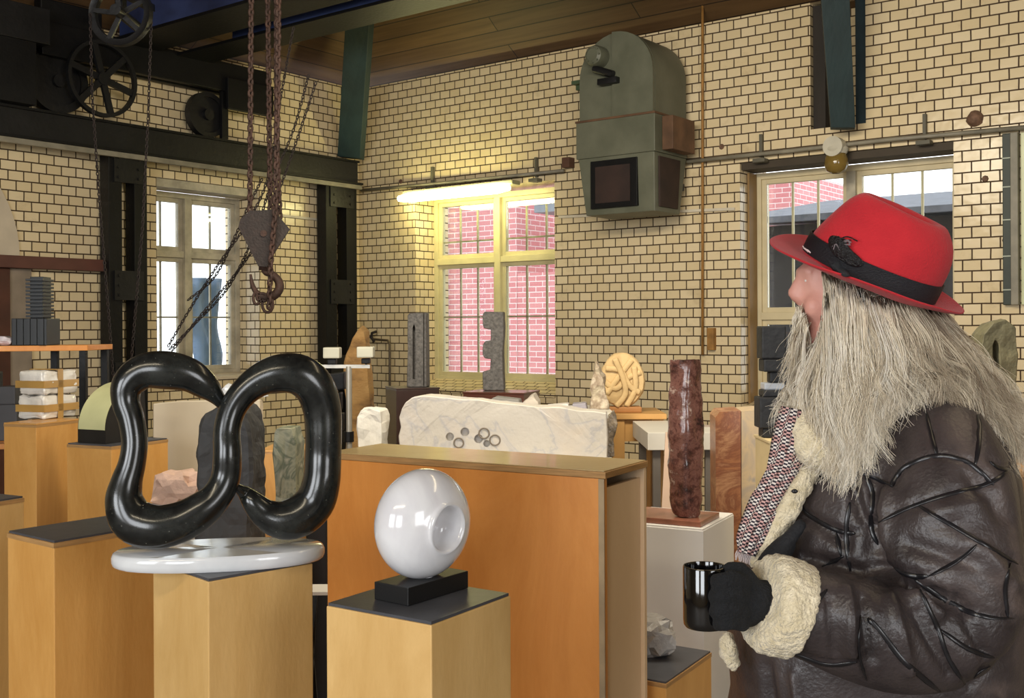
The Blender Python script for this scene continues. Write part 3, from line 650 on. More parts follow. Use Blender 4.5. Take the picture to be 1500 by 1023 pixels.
hp = catmull([(*PZ(x, y, ZH), q) for (x, y), q in zip(hk, rd)], 5); sweep(bm, [p[:3] for p in hp], [p[3] for p in hp], 12, flat=.7, up=(0, 1, 0)); cyl(bm, PZ(388, 378, ZH), PZ(388, 396, ZH), .035, 14)
obj('hook', bm, RUST, hook, smooth=True)
bm = NB()
for (x, y, rx, ry) in ((376, 437, 5, 9), (392, 446, 8, 12), (384, 436, 8, 6)):
    sweep(bm, [PZ(x+rx*math.cos(a_), y+ry*math.sin(a_), ZH-.02) for a_ in np.linspace(0, 2*math.pi, 14, endpoint=False)], .009, 6, closed=True)
obj('shackle', bm, RUST, hook, smooth=True)

# ------------------------------------------------------------------ doorway at the left edge
dd0, dd1 = PL(46, 500)[0], PL(-60, 500)[0]
hL = PL(80, 387, .05)[1]
bm = NB(); rbox(bm, .0, .10, PL(158, 390, .1)[0], 6.2, hL-.045, hL+.05, .005); o = obj('brown_beam', bm, BROWNSTEEL); tag(o, 'red-brown steel beam across the left wall ending at the black column', 'beam')
bm = NB(); rad = .95; cd, ch = PL(29, 378, .02)[0]+rad, hL+.05
pts = [(cd+rad*math.cos(a_), ch+rad*math.sin(a_)) for a_ in np.linspace(0, math.pi, 30)]
poly_prism(bm, [RM(.0, d, h) for d, h in pts], DR*.02); obj('trim_7', bm, PLASTER, kind='structure')
bm = NB(); rbox(bm, .0, .03, PL(46, 500, .02)[0], PL(13, 500, .02)[0], 0, hL-.047, .003); obj('trim_8', bm, mat('grey_plaster', (138, 124, 108), .8, var=.25, scale=4), kind='structure')
door = thing('door_1', None, None, RM(.02, PL(0, 500)[0]+.5, 0), kind='structure'); del_ = PL(13, 500, .02)[0]
bm = NB(); rbox(bm, .0, .05, del_+.002, del_+1.3, 0, hL-.047, .004); dl = obj('door_leaf', bm, mat('brown_door', (74, 40, 28), .5, var=.25), door)
bm = NB(); rbox(bm, .05, .07, del_+.1, del_+.16, .98, 1.08, .004); obj('door_handle', bm, GREYPIPE, dl)
run_pipe('wall_pipe', [RM(.05, PL(156, 400, .05)[0], 0), RM(.05, PL(156, 400, .05)[0], gb-.05)], .012, mat('pale_pipe', (170, 172, 160), .4), 'pale grey vertical pipe beside the left black column')
# ------------------------------------------------------------------ plinths and sculptures
def plymat(name, a, b, coat=.25):
    return mat(name, a, .42, rgb2=b, scale=2.6, bump=.06, bscale=60, stretch=(1.6, 1.6, .5), coat=coat, detail=12, dist=.7)
PLY = plymat('varnished_plywood', (196, 154, 90), (222, 184, 122)); PLYO = plymat('orange_varnished_plywood', (198, 122, 46), (222, 150, 72)); PLYF = plymat('amber_plywood', (194, 138, 66), (220, 168, 96))
PALEPLY = plymat('pale_raw_plywood', (222, 190, 150), (232, 202, 164), 0)
EDGE = mat('plywood_edge', (168, 128, 78), .7, var=.2, scale=12, stretch=(1, 1, 14))
TOPG = mat('dark_grey_laminate', (70, 71, 76), .38, var=.18, scale=9, bump=.05)
def plinth(label, fpx, rpx, h, left_len, right_len=None, m=None, topm=None, group='plywood display plinths', base=0.0, cat='plinth', name='plinth'):
    Fp = PH(*fpx, h); Rp = PH(*rpx, h); e = (Rp-Fp); e.z = 0; L = e.length; e.normalize()
    if right_len: Rp = Fp+e*right_len
    pl = Vector((-e.y, e.x, 0)); Lp = Fp+pl*left_len; B = Rp+pl*left_len
    t = thing(name, label, cat, Vector(((Fp.x+B.x)/2, (Fp.y+B.y)/2, base)), group)
    bm = NB(); prismz(bm, [Fp, Rp, B, Lp], base, h-.006, .0025); obj('body', bm, m or PLY, t)
    if topm is not False:
        i = .003; q = [Fp+e*i+pl*i, Rp-e*i+pl*i, B-e*i-pl*i, Lp+e*i-pl*i]
        bm = NB(); prismz(bm, q, h-.0058, h); obj('top_panel', bm, topm or TOPG, t)
    else:
        bm = NB(); prismz(bm, [Fp, Rp, B, Lp], h-.0055, h); obj('top_panel', bm, m or PLY, t)
    bm = NB(); g_ = .0009; prismz(bm, [Fp-e*g_-pl*g_, Rp+e*g_-pl*g_, B+e*g_+pl*g_, Lp-e*g_+pl*g_], h-.019, h-.0062)
    if m is not MATS.get('white_paint'): obj('edge_band', bm, EDGE, t)
    return Fp, e, pl, Rp, Lp, B
PA = plinth('amber plywood plinth carrying the black double-loop sculpture', (305, 849), (458, 822), 1.0, .272)
PB = plinth('yellow plywood plinth with grey top carrying the white disc sculpture', (632, 912), (748, 869), 1.0, .265)
PC = plinth('empty wide plywood plinth with grey top left of the loop sculpture plinth', (79, 793), (157, 780), 1.0, .24, .36, PLYF)
PD = plinth('plywood plinth cut off by the left edge, lowest in view there', (-40, 739), (35, 727), 1.0, .3, None, PLY)
PE = plinth('plywood plinth carrying the wrapped white parcel', (53, 621), (124, 613), 1.095, .20, .30, PLYF, topm=False)
PF = plinth('plywood plinth carrying the black arch sculpture', (163, 653), (246, 642), 1.03, .27, None, PLYF)
PI = plinth('low plywood plinth with dark top behind the standing person carrying a grey stone', (976, 1000), (1042, 954), .47, .42, None, PLYF)
PHh = .782
PH_ = plinth('white painted plinth carrying the red marble column', (1030, 776), (1075, 752), PHh, .36, None, mat('white_paint', (218, 216, 212), .5, var=.03), MATS['white_paint'], group=None)

# big orange box plinth, open at its right end
h = 1.15; R0 = PH(885, 692, h); Lq = PH(499, 665, h); Bk = PH(943, 675, h)
e = (Lq-R0); e.z = 0; e.normalize(); Lq = R0+e*((PH(476, 664, h)-R0).length); n_ = Vector((e.y, -e.x, 0)); n_ = n_ if n_.y > 0 else -n_
dp = (Bk-R0).dot(n_); Bk = R0+n_*dp; Lb = Lq+n_*dp
t = thing('large_plinth', 'long orange plywood box plinth behind the white disc sculpture', 'plinth', Vector(((R0.x+Lb.x)/2, (R0.y+Lb.y)/2, 0)))
def gb_(name, a, b, c_, d_, z0, z1, m, bev=.002, par=None):
    bm = NB(); prismz(bm, [a, b, c_, d_], z0, z1, bev); return obj(name, bm, m, par or t)
k = .018
gb_('front_panel', R0, R0+n_*k, Lq+n_*k, Lq, 0, h-k-.001, PLYO)
gb_('back_panel', Bk-n_*k, Bk, Lb, Lb-n_*k, 0, h-k-.001, PALEPLY)
gb_('end_panel', R0+n_*(k+.001)-e*-.012, Bk-n_*(k+.001)+e*.012, Bk-n_*(k+.001)+e*.030, R0+n_*(k+.001)+e*.030, 0, h-k-.03, PALEPLY)
gb_('end_panel', Lq+n_*(k+.001)-e*.0, Lb-n_*(k+.001), Lb-n_*(k+.001)-e*k, Lq+n_*(k+.001)-e*k, 0, h-k-.001, PLYO)
gb_('top_panel', R0-e*.006-n_*.004, Bk-e*.006, Lb, Lq-n_*.004, h-k, h, EDGE)
gb_('top_skin', R0, Bk-n_*.004, Lb-n_*.004, Lq, h+.0002, h+.003, plymat('worn_top_plywood', (176, 148, 98), (192, 166, 116), .5))
gb_('edge_strip', R0-e*.001-n_*.003, R0-e*.001, R0+e*.017, R0+e*.017-n_*.003, 0, h-k-.001, mat('worn_raw_edge', (164, 142, 110), .7, var=.25, scale=10))

# white marble slab and the black double loop sculpture
MARB = mat('white_marble', (214, 216, 218), .12, rgb2=(196, 198, 202), scale=5, dist=2, coat=.4)
c = (PH(322, 803, 1.033)); c.z = 1.0; ax = Vector((.238, .045, 0)); ay = Vector((-.022, .115, 0)); bm = NB()
prof = [(0, 0), (.965, 0), (.99, .004), (1, .012), (1, .023), (.985, .031), (.96, .034), (0, .034)]; seg = 64; rings = []
for r, z in prof:
    rings.append([bm.verts.new(c+(ax*math.copysign(abs(math.cos(a_))**.92, math.cos(a_))+ay*math.copysign(abs(math.sin(a_))**.92, math.sin(a_)))*max(r, .01)+Vector((0, 0, z+.0005))) for a_ in [2*math.pi*i/seg for i in range(seg)]])
for A, B in zip(rings, rings[1:]):
    for i in range(seg): bm.faces.new([A[i], A[(i+1) % seg], B[(i+1) % seg], B[i]])
bm.faces.new(rings[0]); bm.faces.new(rings[-1])
tag(obj('marble_slab', bm, MARB, smooth=True, auto=40), 'oval white marble base slab under the black loop sculpture', 'base slab')

def granite():
    m = bpy.data.materials.new('black_polished_serpentine'); m.use_nodes = True; nt = m.node_tree; N = nt.nodes; L = nt.links; b = N['Principled BSDF']
    b.inputs['Roughness'].default_value = .21; b.inputs['Specular IOR Level'].default_value = .5; b.inputs['Coat Weight'].default_value = .15
    tc = N.new('ShaderNodeTexCoord')
    v = N.new('ShaderNodeTexVoronoi'); v.inputs['Scale'].default_value = 55; L.new(tc.outputs['Object'], v.inputs['Vector'])
    r = N.new('ShaderNodeValToRGB'); r.color_ramp.elements[0].position = .03; r.color_ramp.elements[0].color = (.16, .16, .13, 1); r.color_ramp.elements[1].position = .09; r.color_ramp.elements[1].color = (0, 0, 0, 1)
    L.new(v.outputs['Distance'], r.inputs[0])
    n = N.new('ShaderNodeTexNoise'); n.inputs['Scale'].default_value = 14; n.inputs['Detail'].default_value = 10; n.inputs['Roughness'].default_value = .75; L.new(tc.outputs['Object'], n.inputs['Vector'])
    r2 = N.new('ShaderNodeValToRGB'); r2.color_ramp.elements[0].position = .42; r2.color_ramp.elements[0].color = (.006, .007, .007, 1); r2.color_ramp.elements[1].position = .74; r2.color_ramp.elements[1].color = (.03, .033, .03, 1); L.new(n.outputs['Fac'], r2.inputs[0])
    a = N.new('ShaderNodeMix'); a.data_type = 'RGBA'; a.blend_type = 'ADD'; a.inputs['Factor'].default_value = .8
    L.new(r2.outputs[0], a.inputs['A']); L.new(r.outputs[0], a.inputs['B']); L.new(a.outputs['Result'], b.inputs['Base Color']); return m
GRAN = granite()
# centre line in picture units (crop frame 140,480 with 2.5575 px per px), radius in the same units, depth
TR = [(478, 290, 22, 2.545), (455, 262, 30, 2.54), (415, 222, 50, 2.53), (350, 178, 64, 2.52), (265, 160, 72, 2.51), (180, 165, 66, 2.50), (122, 212, 60, 2.49), (113, 275, 52, 2.485), (134, 345, 49, 2.48), (146, 430, 48, 2.475),
      (136, 510, 50, 2.47), (116, 580, 58, 2.465), (108, 650, 71, 2.46), (142, 722, 84, 2.46), (225, 748, 82, 2.46), (320, 728, 76, 2.47), (400, 682, 68, 2.48), (455, 630, 58, 2.49), (488, 560, 54, 2.50), (494, 470, 52, 2.50), (492, 390, 50, 2.51), (512, 310, 50, 2.52),
      (555, 245, 54, 2.53), (618, 196, 62, 2.54), (690, 172, 72, 2.55), (765, 178, 77, 2.56), (820, 225, 75, 2.57), (848, 305, 71, 2.58), (854, 400, 68, 2.58), (852, 490, 68, 2.58), (846, 580, 70, 2.57), (820, 655, 76, 2.57), (762, 708, 78, 2.56), (695, 720, 72, 2.55), (635, 697, 56, 2.54), (590, 655, 42, 2.53), (560, 622, 28, 2.53), (538, 606, 18, 2.515), (515, 590, 14, 2.505)]
pts = catmull([(*PZ(140+x/2.5575, 480+y/2.5575, Z), r/2.5575*Z/F) for x, y, r, Z in TR], 5)
lo = min(p[2]-p[3] for p in pts[:95]); dz = 1.0345-lo
bm = NB(); sweep(bm, [(p[0], p[1], p[2]) for p in pts], [p[3]*.92 for p in pts], 28, up=(0, 1, 0), flat=1.09)
me_pts = list(bm.verts)
for v in me_pts:
    if v.co.z < 1.0348: v.co.z = 1.0348
o = obj('loop_sculpture', bm, GRAN, smooth=True); tag(o, 'polished black stone sculpture of two joined open loops on a marble slab', 'sculpture')

# white disc sculpture with a spiral hollow
WM = mat('polished_white_marble', (226, 226, 228), .14, rgb2=(206, 204, 208), scale=4, dist=2.5, coat=.5)
ZS = 2.225; cc = PZ(620, 768.5, ZS); R = 81*ZS/F; phi = math.radians(47)
axis = Vector((math.sin(phi), -math.cos(phi), -.02)).normalized()
prof = []
for i in range(40):
    th = -math.pi/2+.02 + (math.pi-.04)*i/39   # outer skin from the back pole to the front rim
    prof.append((R*math.cos(th), .70*R*math.sin(th)))
fr = [(q, z) for q, z in prof if not (z > 0 and q < .47*R)]
zt = fr[-1][1]
hol = [(.44*R, zt+.003), (.415*R, zt+.002), (.395*R, zt-.004), (.37*R, zt-.014), (.33*R, zt-.025), (.26*R, zt-.034), (.15*R, zt-.039), (0, zt-.040)]
bm = NB(); lathe(bm, [(0, prof[0][1])]+fr+hol, cc, axis, 72)
x_ = Vector((0, 0, 1))-axis*axis.z; x_.normalize(); y_ = axis.cross(x_)
for v in bm.verts:   # the hollow winds in: its floor tilts and one lip rises
    q = v.co-cc; a_ = q.dot(axis); rx, ry = q.dot(x_), q.dot(y_); rr_ = math.hypot(rx, ry)
    if rr_ < .42*R and a_ > 0:
        an = math.atan2(ry, rx); v.co += axis*(.012*math.sin(an+.6)*min(1, rr_/(.3*R)))
t = thing('disc_sculpture', 'polished white marble disc with a round hollow on a black block', 'sculpture', Vector((cc.x, cc.y, 1.0)))
dd = obj('disc', bm, WM, t, smooth=True)
b0 = PH(598, 889, 1.0); br = PH(686, 862, 1.0); e1 = (br-b0); e1.z = 0; L1 = e1.length; e1.normalize(); e2 = Vector((-e1.y, e1.x, 0)); L2 = .092
bl = b0+e2*L2; hb = .0
bm = NB(); top_h = cc.z-R+.012; prismz(bm, [b0, b0+e1*L1, b0+e1*L1+e2*L2, bl], 1.0005, 1.0005+.036, .0015)
tag_top = 1.0365
obj('block', bm, mat('black_polished_block', (14, 14, 15), .45, var=.2), t)
# let the disc sit on its block
lowest = cc.z-R
zoff = (tag_top-.004)-lowest; dd.location.z += zoff
mid = b0+e1*L1*.5+e2*L2*.5; dd.location.x += (mid.x-cc.x)*.5; dd.location.y += (mid.y-cc.y)
bm = NB(); lathe(bm, [(.021, 0), (.018, .004), (.021, .008)], Vector((cc.x+(mid.x-cc.x)*.5, mid.y, tag_top)), (0, 0, 1), 20); obj('collar', bm, WM, t, smooth=True)

# red marble column and its slab on the white plinth
def marble_red():
    return mat('red_breccia_marble', (120, 70, 60), .18, ramp=[(.38, (52, 34, 33)), (.47, (98, 62, 55)), (.53, (130, 90, 80)), (.575, (104, 68, 60)), (.65, (190, 166, 152))], scale=12, dist=.2, detail=12, bump=.25, coat=.3)
RM_ = marble_red()
Fp, e, pl, Rp, Lp, B = PH_
cen = (Fp+B)/2
Zc_ = cen.y
sl0 = PH(1000, 760, PHh)
q = [Fp+e*-.0+pl*.02, Fp+e*.24+pl*.02, Fp+e*.24+pl*.34, Fp+pl*.34]
q = [p+e*.03 for p in q]
bm = NB(); prismz(bm, q, PHh+.0005, PHh+.022, .003); tag(obj('stone_slab', bm, mat('brown_red_stone', (132, 84, 66), .3, var=.3, scale=14, coat=.2)), 'thin red-brown stone slab under the marble column', 'base slab')
cb = PH(1005, 757, PHh+.022); cb.z = PHh+.0225
w0 = 46*cb.y/F/2
secs = [(0, .78), (.02, .92), (.06, .98), (.25, 1.05), (.45, 1.13), (.58, 1.12), (.7, 1.06), (.80, 1.02), (.86, .94), (.92, .96), (1.0, .98)]
Ht = (757-527)*cb.y/F; bm = NB(); rings = []
for u in np.linspace(0, 1, 44):
    f_ = np.interp(u, [s[0] for s in secs], [s[1] for s in secs]); tw = .5*u; ring = []
    for kk in range(32):
        an = 2*math.pi*kk/32; sq = (abs(math.cos(an))**4+abs(math.sin(an))**4)**(-.25)*.86
        r_ = w0*f_*sq; ring.append(bm.verts.new(cb+Vector((math.cos(an+.4+tw)*r_, math.sin(an+.4+tw)*r_*.8, u*Ht))))
    rings.append(ring)
for A, B_ in zip(rings, rings[1:]):
    for i in range(32): bm.faces.new([A[i], A[(i+1) % 32], B_[(i+1) % 32], B_[i]])
bm.faces.new(rings[0][::-1]); bm.faces.new(rings[-1]); roughen(bm, .006, 14, 5)
for v in bm.verts: v.co.z = max(v.co.z, PHh+.0225)
tag(obj('marble_column', bm, RM_, smooth=True, auto=50), 'twisted red-brown marble column sculpture on the white plinth', 'sculpture')

# grey faceted stone on the low plinth
def rock(name, cpx, Z, w_, d_, h_, base, m, label, cat='stone', seed=0, sub=3, amp=.25, flat=False, group=None, freq=2.2, taper=0):
    bm = NB(); bmesh.ops.create_icosphere(bm, subdivisions=sub, radius=1)
    off = Vector((seed*5.1, seed*2.3, seed)); c0 = PZ(cpx, 478, Z)
    for v in bm.verts:
        n = v.co.normalized(); k_ = 1+amp*noise.fractal(n*freq+off, 1, 2, 3); q = n*k_
        q = Vector((max(-.85, min(.85, q.x)), max(-.85, min(.85, q.y)), max(-.8, min(.8, q.z))))
        tp_ = 1-taper*(q.z+.8)/1.6
        v.co = Vector((c0.x+q.x*w_/1.7*tp_, c0.y+q.y*d_/1.7*tp_, base+.0006+(q.z+.8)/1.6*h_))
    o = obj(name, bm, m, smooth=not flat); return tag(o, label, cat, group)
GST = mat('silver_grey_stone', (150, 146, 142), .35, var=.25, scale=18, bump=.5, bscale=50)
rc = PH(946, 966, .47); rock('grey_stone', 946, rc.y+.06, .17, .15, .115, .47, GST, 'small faceted silvery grey stone on the low dark-topped plinth', seed=4, amp=.5, flat=True, sub=3, freq=3)

# arch sculpture
Fp, e, pl, Rp, Lp, B = PF
BLK = mat('black_stone_matte', (24, 23, 23), .4, var=.3, scale=8); POL = mat('gilt_reflection_black', (206, 206, 156), .2, metal=.15, var=.1)  # pale gold reflection on the polished black face put into its colour
t = thing('arch_sculpture', 'black quarter-arch sculpture with a pale gold reflection painted on its polished curved face', 'sculpture', Vector(((Fp.x+B.x)/2, (Fp.y+B.y)/2, 1.03)))
o_ = Lp-pl*.035+e*.03; wdt = .17; Rr = .235
# quarter round: springs from the left-front, rises to the right-back, extruded along pl
dirx = e; 
def arc_pts(r0, n=20): return [(r0*(1-math.cos(a_)), r0*1.02*math.sin(a_)) for a_ in np.linspace(0.0, math.pi/2, n)]
bm = NB(); out = [(0, 0)]+[(x, .06+z*.86) for x, z in arc_pts(Rr)]+[(Rr+.02, 0)]
poly_prism(bm, [o_+e*x+Vector((0, 0, z+.0006)) for x, z in out], -pl*wdt); obj('block', bm, BLK, t)
bm = NB(); ap = [(x, .06+z*.86) for x, z in arc_pts(Rr)]
vs = []
for off_ in (0.004, wdt-.004):
    vs.append([[bm.verts.new(o_-pl*off_+e*(x-(.0015 if k_ == 1 else -.0005))+Vector((0, 0, z+(.0025 if k_ == 1 else .0)))) for x, z in ap] for k_ in (0, 1)])
for i in range(len(ap)-1):
    bm.faces.new([vs[0][1][i], vs[0][1][i+1], vs[1][1][i+1], vs[1][1][i]])
for k_ in (0, 1):
    for i in range(len(ap)-1): bm.faces.new([vs[k_][0][i], vs[k_][0][i+1], vs[k_][1][i+1], vs[k_][1][i]])
obj('polished_face', bm, POL, t, smooth=True, auto=40, label='polished curved face, pale gold reflection in its colour')

# wrapped parcel on plinth E
Fp, e, pl, Rp, Lp, B = PE
WRAP = mat('white_wrapping_film', (222, 218, 210), .25, var=.06, scale=10, bump=.5, bscale=22, coat=.6); TAPE = mat('tan_tape', (176, 138, 74), .3, var=.15, coat=.3)
t = thing('wrapped_parcel', 'white film-wrapped parcel tied with tan tape on its plinth', 'parcel', (Fp+B)/2)
t.location.z = 1.095
cx_ = PH(70, 612, 1.095); cx_.z = 1.0955; wx = 66*cx_.y/F/2
for k_ in range(2):
    bm = NB(); obox(bm, cx_+Vector((.004*k_, .0, .06+.122*k_)), e*wx, pl*.085, Vector((0, 0, .06)), .022)
    roughen(bm, .010, 18, k_, cuts=5); 
    for v in bm.verts: v.co.z = max(v.co.z, 1.0955)
    obj('bundle', bm, WRAP, t, smooth=True)
bm = NB(); u = e*(wx+.004); v_ = pl*.091
for hh in (.035, .155):
    for sgn in (-1,): pass
    c2 = cx_+Vector((0, 0, hh+.02))
    lp = [c2+u+v_, c2-u+v_, c2-u-v_, c2+u-v_]
    for i in range(4): bar(bm, lp[i], lp[(i+1) % 4], .004, .036, up=Vector((0, 0, 1)))
c2 = cx_-e*.008; lp = [c2-v_, c2-v_+Vector((0, 0, .247)), c2+v_+Vector((0, 0, .247)), c2+v_]
for i in range(3): bar(bm, lp[i], lp[i+1], .034, .004, up=e.cross((lp[i+1]-lp[i]).normalized()))
obj('tape', bm, TAPE, t)

# shelf at the left with the dark tower sculpture
ZSH = 5.9; hs = PZ(60, 508, ZSH).z
t = thing('shelf_rack', 'black steel shelf rack with an orange board top at the left edge', 'shelf', PZ(40, 478, ZSH)*1); t.location.z = 0
a, b = PZ(-80, 508, ZSH-.1), PZ(128, 505, ZSH+.1); dv = Vector((.0, .38, 0))
def shelf_board(a, b, h, m, nm='board'):
    bm = NB(); prismz(bm, [a, b, b+dv, a+dv], h-.03, h, .003); obj(nm, bm, m, t)
shelf_board(a, b, hs+.005, PLYO)
h2 = PZ(10, 650, ZSH).z; a2, b2 = PZ(-80, 650, ZSH-.1), PZ(22, 650, ZSH); shelf_board(a2, b2, h2, PLYO)
for p in (b+Vector((-.03, .02, 0)), b+Vector((-.03, .34, 0)), PZ(52, 500, ZSH)+Vector((0, .25, 0)), a+Vector((.05, .05, 0))):
    bm = NB(); prismz(bm, [p+Vector((-.018, -.018, 0)), p+Vector((.018, -.018, 0)), p+Vector((.018, .018, 0)), p+Vector((-.018, .018, 0))], 0, hs-.026, .002); obj('upright', bm, BLACKSTEEL, t)
bm = NB(); bar(bm, Vector((b.x-.03, b.y+.02, h2+.03)), Vector((b.x-.03, b.y+.34, h2+.03)), .02, .02); obj('brace', bm, BLACKSTEEL, t)
t = thing('tower_sculpture', 'dark ribbed tower sculpture on the orange shelf at the left', 'sculpture', PZ(53, 502, ZSH+.1)); zt0 = hs+.006; t.location.z = zt0
DKS = mat('dark_slate_stone', (26, 28, 30), .45, var=.2, scale=8)
c0 = PZ(53, 502, ZSH+.12); c0.z = zt0; s_ = ZSH/F
bm = NB(); obox(bm, c0+Vector((0, 0, 20*s_)), (26*s_, 0, 0), (0, .09, 0), (0, 0, 20*s_), .004); obj('base_block', bm, DKS, t)
bm = NB()
for i in range(5): obox(bm, c0+Vector(((-20+10*i)*s_, -.094, 20*s_)), (2.2*s_, 0, 0), (0, .004, 0), (0, 0, 19*s_), 0)
obj('ribs', bm, DKS, t)
bm = NB(); cxx = c0+Vector((6*s_, 0, 40*s_)); obox(bm, cxx+Vector((0, .01, 31*s_)), (10*s_, 0, 0), (0, .05, 0), (0, 0, 31*s_), .003)
for i in range(11): obox(bm, cxx+Vector((0, 0, (3+5.4*i)*s_)), (12.5*s_, 0, 0), (0, .075, 0), (0, 0, 1.6*s_), .001)
obj('ribbed_tower', bm, DKS, t)
rock('crystal_cluster', 6, ZSH+.06, .10, .1, .05, zt0, mat('pale_crystal', (206, 198, 206), .4, var=.2, scale=30), 'small pale crystal cluster lying on the orange shelf', seed=9, amp=.7, flat=True, sub=2)
bm = NB(); p = PZ(0, 640, ZSH+.1); 
for (x, z, a_, b_) in ((0, 0, .08, .10), (.02, .20, .05, .05), (-.1, .1, .04, .14)): obox(bm, Vector((p.x+x, p.y+.1, h2+.0006+z+b_/1)), (a_, 0, 0), (0, .07, 0), (0, 0, b_), .006)
tag(obj('dark_block_sculpture', bm, mat('charcoal_stone', (62, 62, 66), .6)), 'charcoal block sculpture on the lower shelf at the left edge', 'sculpture')
# ------------------------------------------------------------------ stones, tables and plinths in the middle distance
def evaluated(o):
    dg = bpy.context.evaluated_depsgraph_get(); dg.update()
    me = bpy.data.meshes.new_from_object(o.evaluated_get(dg)); old = o.data; o.modifiers.clear(); o.data = me; bpy.data.meshes.remove(old); return me
def front_slab(name, outline, Z, thick, base, m, label, cat='stone', rough=.004, seed=0, group=None, dirv=(0.1, .99, 0), subdiv=0, bev=.004, freq=10):
    """a stone with the outline seen in the picture at distance Z, a real thickness and its foot on base"""
    pts = [PZ(x, y, Z) for x, y in outline]; lo = min(p.z for p in pts)
    for p in pts:
        if p.z < lo+.03: p.z = base+.0006
    bm = NB(); poly_prism(bm, pts, Vector(dirv)*thick)
    bmesh.ops.recalc_face_normals(bm, faces=bm.faces)
    bmesh.ops.bevel(bm, geom=list(bm.edges), offset=bev, segments=1, affect='EDGES')
    bmesh.ops.triangulate(bm, faces=[f for f in bm.faces if len(f.verts) > 4])
    for _ in range(subdiv): bmesh.ops.subdivide_edges(bm, edges=[e_ for e_ in bm.edges if e_.calc_length() > .03], cuts=1, use_grid_fill=True)
    roughen(bm, rough, freq, seed)
    for v in bm.verts: v.co.z = max(v.co.z, base+.0006)
    o = obj(name, bm, m, smooth=False)
    if label: tag(o, label, cat, group)
    return o
def table(name, label, p0, p1, depth, h, topm, legm, thick=.03, leg=.045, cat='table', apron=0):
    a, b = PZ(p0, 478, 1)*1, None
    t_ = None
    return t_
def mk_table(label, xa, xb, Z0, depth, h, topm, legm, thick=.03, leg=.045, name='table', apron=0.0, cat='table', zs=0.0):
    a = PZ(xa, 478, Z0); b = PZ(xb, 478, Z0+zs); e_ = (b-a); e_.z = 0; L_ = e_.length; e_.normalize(); p_ = Vector((-e_.y, e_.x, 0))
    t = thing(name, label, cat, Vector(((a+b)/2+p_*depth/2)[0:2]+(0,)) if False else Vector((((a+b)/2+p_*depth/2).x, ((a+b)/2+p_*depth/2).y, 0)))
    bm = NB(); prismz(bm, [a, b, b+p_*depth, a+p_*depth], h-thick, h, .003); obj('table_top', bm, topm, t)
    if apron:
        bm = NB(); i = .03
        prismz(bm, [a+e_*i+p_*i, b-e_*i+p_*i, b-e_*i+p_*(i+.02), a+e_*i+p_*(i+.02)], h-thick-apron, h-thick-.0005)
        obj('apron', bm, legm, t)
    for q in (a+e_*.05+p_*.05, b-e_*.05+p_*.05, b-e_*.05+p_*(depth-.05), a+e_*.05+p_*(depth-.05)):
        l2 = leg/2; bm = NB(); prismz(bm, [q+Vector((-l2, -l2, 0)), q+Vector((l2, -l2, 0)), q+Vector((l2, l2, 0)), q+Vector((-l2, l2, 0))], 0, h-thick-.0005, .002); obj('leg', bm, legm, t)
    return t, a, e_, p_
CREAMST = mat('cream_limestone', (196, 186, 172), .7, rgb2=(176, 168, 160), scale=5, bump=.3, dist=2)
VEIN = mat('veined_white_marble', (198, 190, 178), .6, ramp=[(.3, (192, 186, 176)), (.47, (190, 184, 174)), (.5, (174, 171, 170)), (.53, (190, 184, 176)), (.8, (200, 188, 172))], scale=1.5, dist=3, bump=.25, detail=8)
DKGREY = mat('dark_grey_stone', (58, 58, 58), .7, var=.25, scale=6, bump=.5, stretch=(1, 1, .5))
GREYG = mat('grey_granite', (92, 88, 84), .6, var=.4, scale=60, bump=.5, bscale=60)
GREENM = mat('green_veined_marble', (128, 134, 112), .5, ramp=[(.3, (96, 104, 84)), (.45, (140, 140, 118)), (.55, (84, 92, 74)), (.75, (170, 166, 146))], scale=6, dist=3, detail=8)
BROWNPL = mat('red_brown_varnish', (92, 48, 30), .3, rgb2=(70, 36, 26), scale=3, stretch=(1, 1, .3), coat=.4)
DKBROWN = mat('dark_brown_varnish', (52, 32, 26), .35, var=.2, coat=.3)
WHITETOP = mat('white_table_board', (206, 202, 192), .5, var=.04)
TIMBER = mat('pale_timber', (196, 150, 88), .6, var=.15, scale=4, stretch=(1, 1, .2))
# long bench carrying the long marble slab
mk_table('long white bench carrying the long veined marble slab', 572, 905, 5.05, .55, .90, WHITETOP, GREYPIPE, .035, .04, name='bench')
J = [(585, 674), (586, 656), (584, 640), (587, 626), (584, 612), (588, 600), (594, 590), (604, 583), (622, 580), (645, 582), (672, 585), (700, 586), (728, 590), (760, 593), (790, 597), (820, 597), (850, 602), (870, 603), (888, 606), (890, 640), (889, 674)]
slab = front_slab('marble_block', J, 5.2, .17, .90, VEIN, 'long pale veined marble slab with drilled round holes on the bench', rough=.0035, seed=2, subdiv=2)
cut = []
bm = NB()
for (x, y, r) in ((659, 640, 6), (681, 633, 6.5), (701, 643, 6.5), (713, 650, 5)):
    cyl(bm, PZ(x, y, 5.12), PZ(x, y, 5.222), r*5.2/F, 18)
co = obj('cutter', bm, VEIN); md = slab.modifiers.new('b', 'BOOLEAN'); md.object = co; md.operation = 'DIFFERENCE'; md.solver = 'EXACT'
try: evaluated(slab)
except Exception as ex: print('bool', ex); slab.modifiers.clear()
bpy.data.objects.remove(co, do_unlink=True)
for (x, y, r) in ((709, 635, 7.5), (725, 645, 7.5), (672, 649, 7)):
    bm = NB(); sweep(bm, [PZ(x+r*math.cos(a_), y+r*math.sin(a_), 5.198) for a_ in np.linspace(0, 2*math.pi, 22, endpoint=False)], .0035, 6, closed=True)
    obj('scored_ring', bm, mat('scored_line', (120, 110, 98), .8), slab, smooth=True)
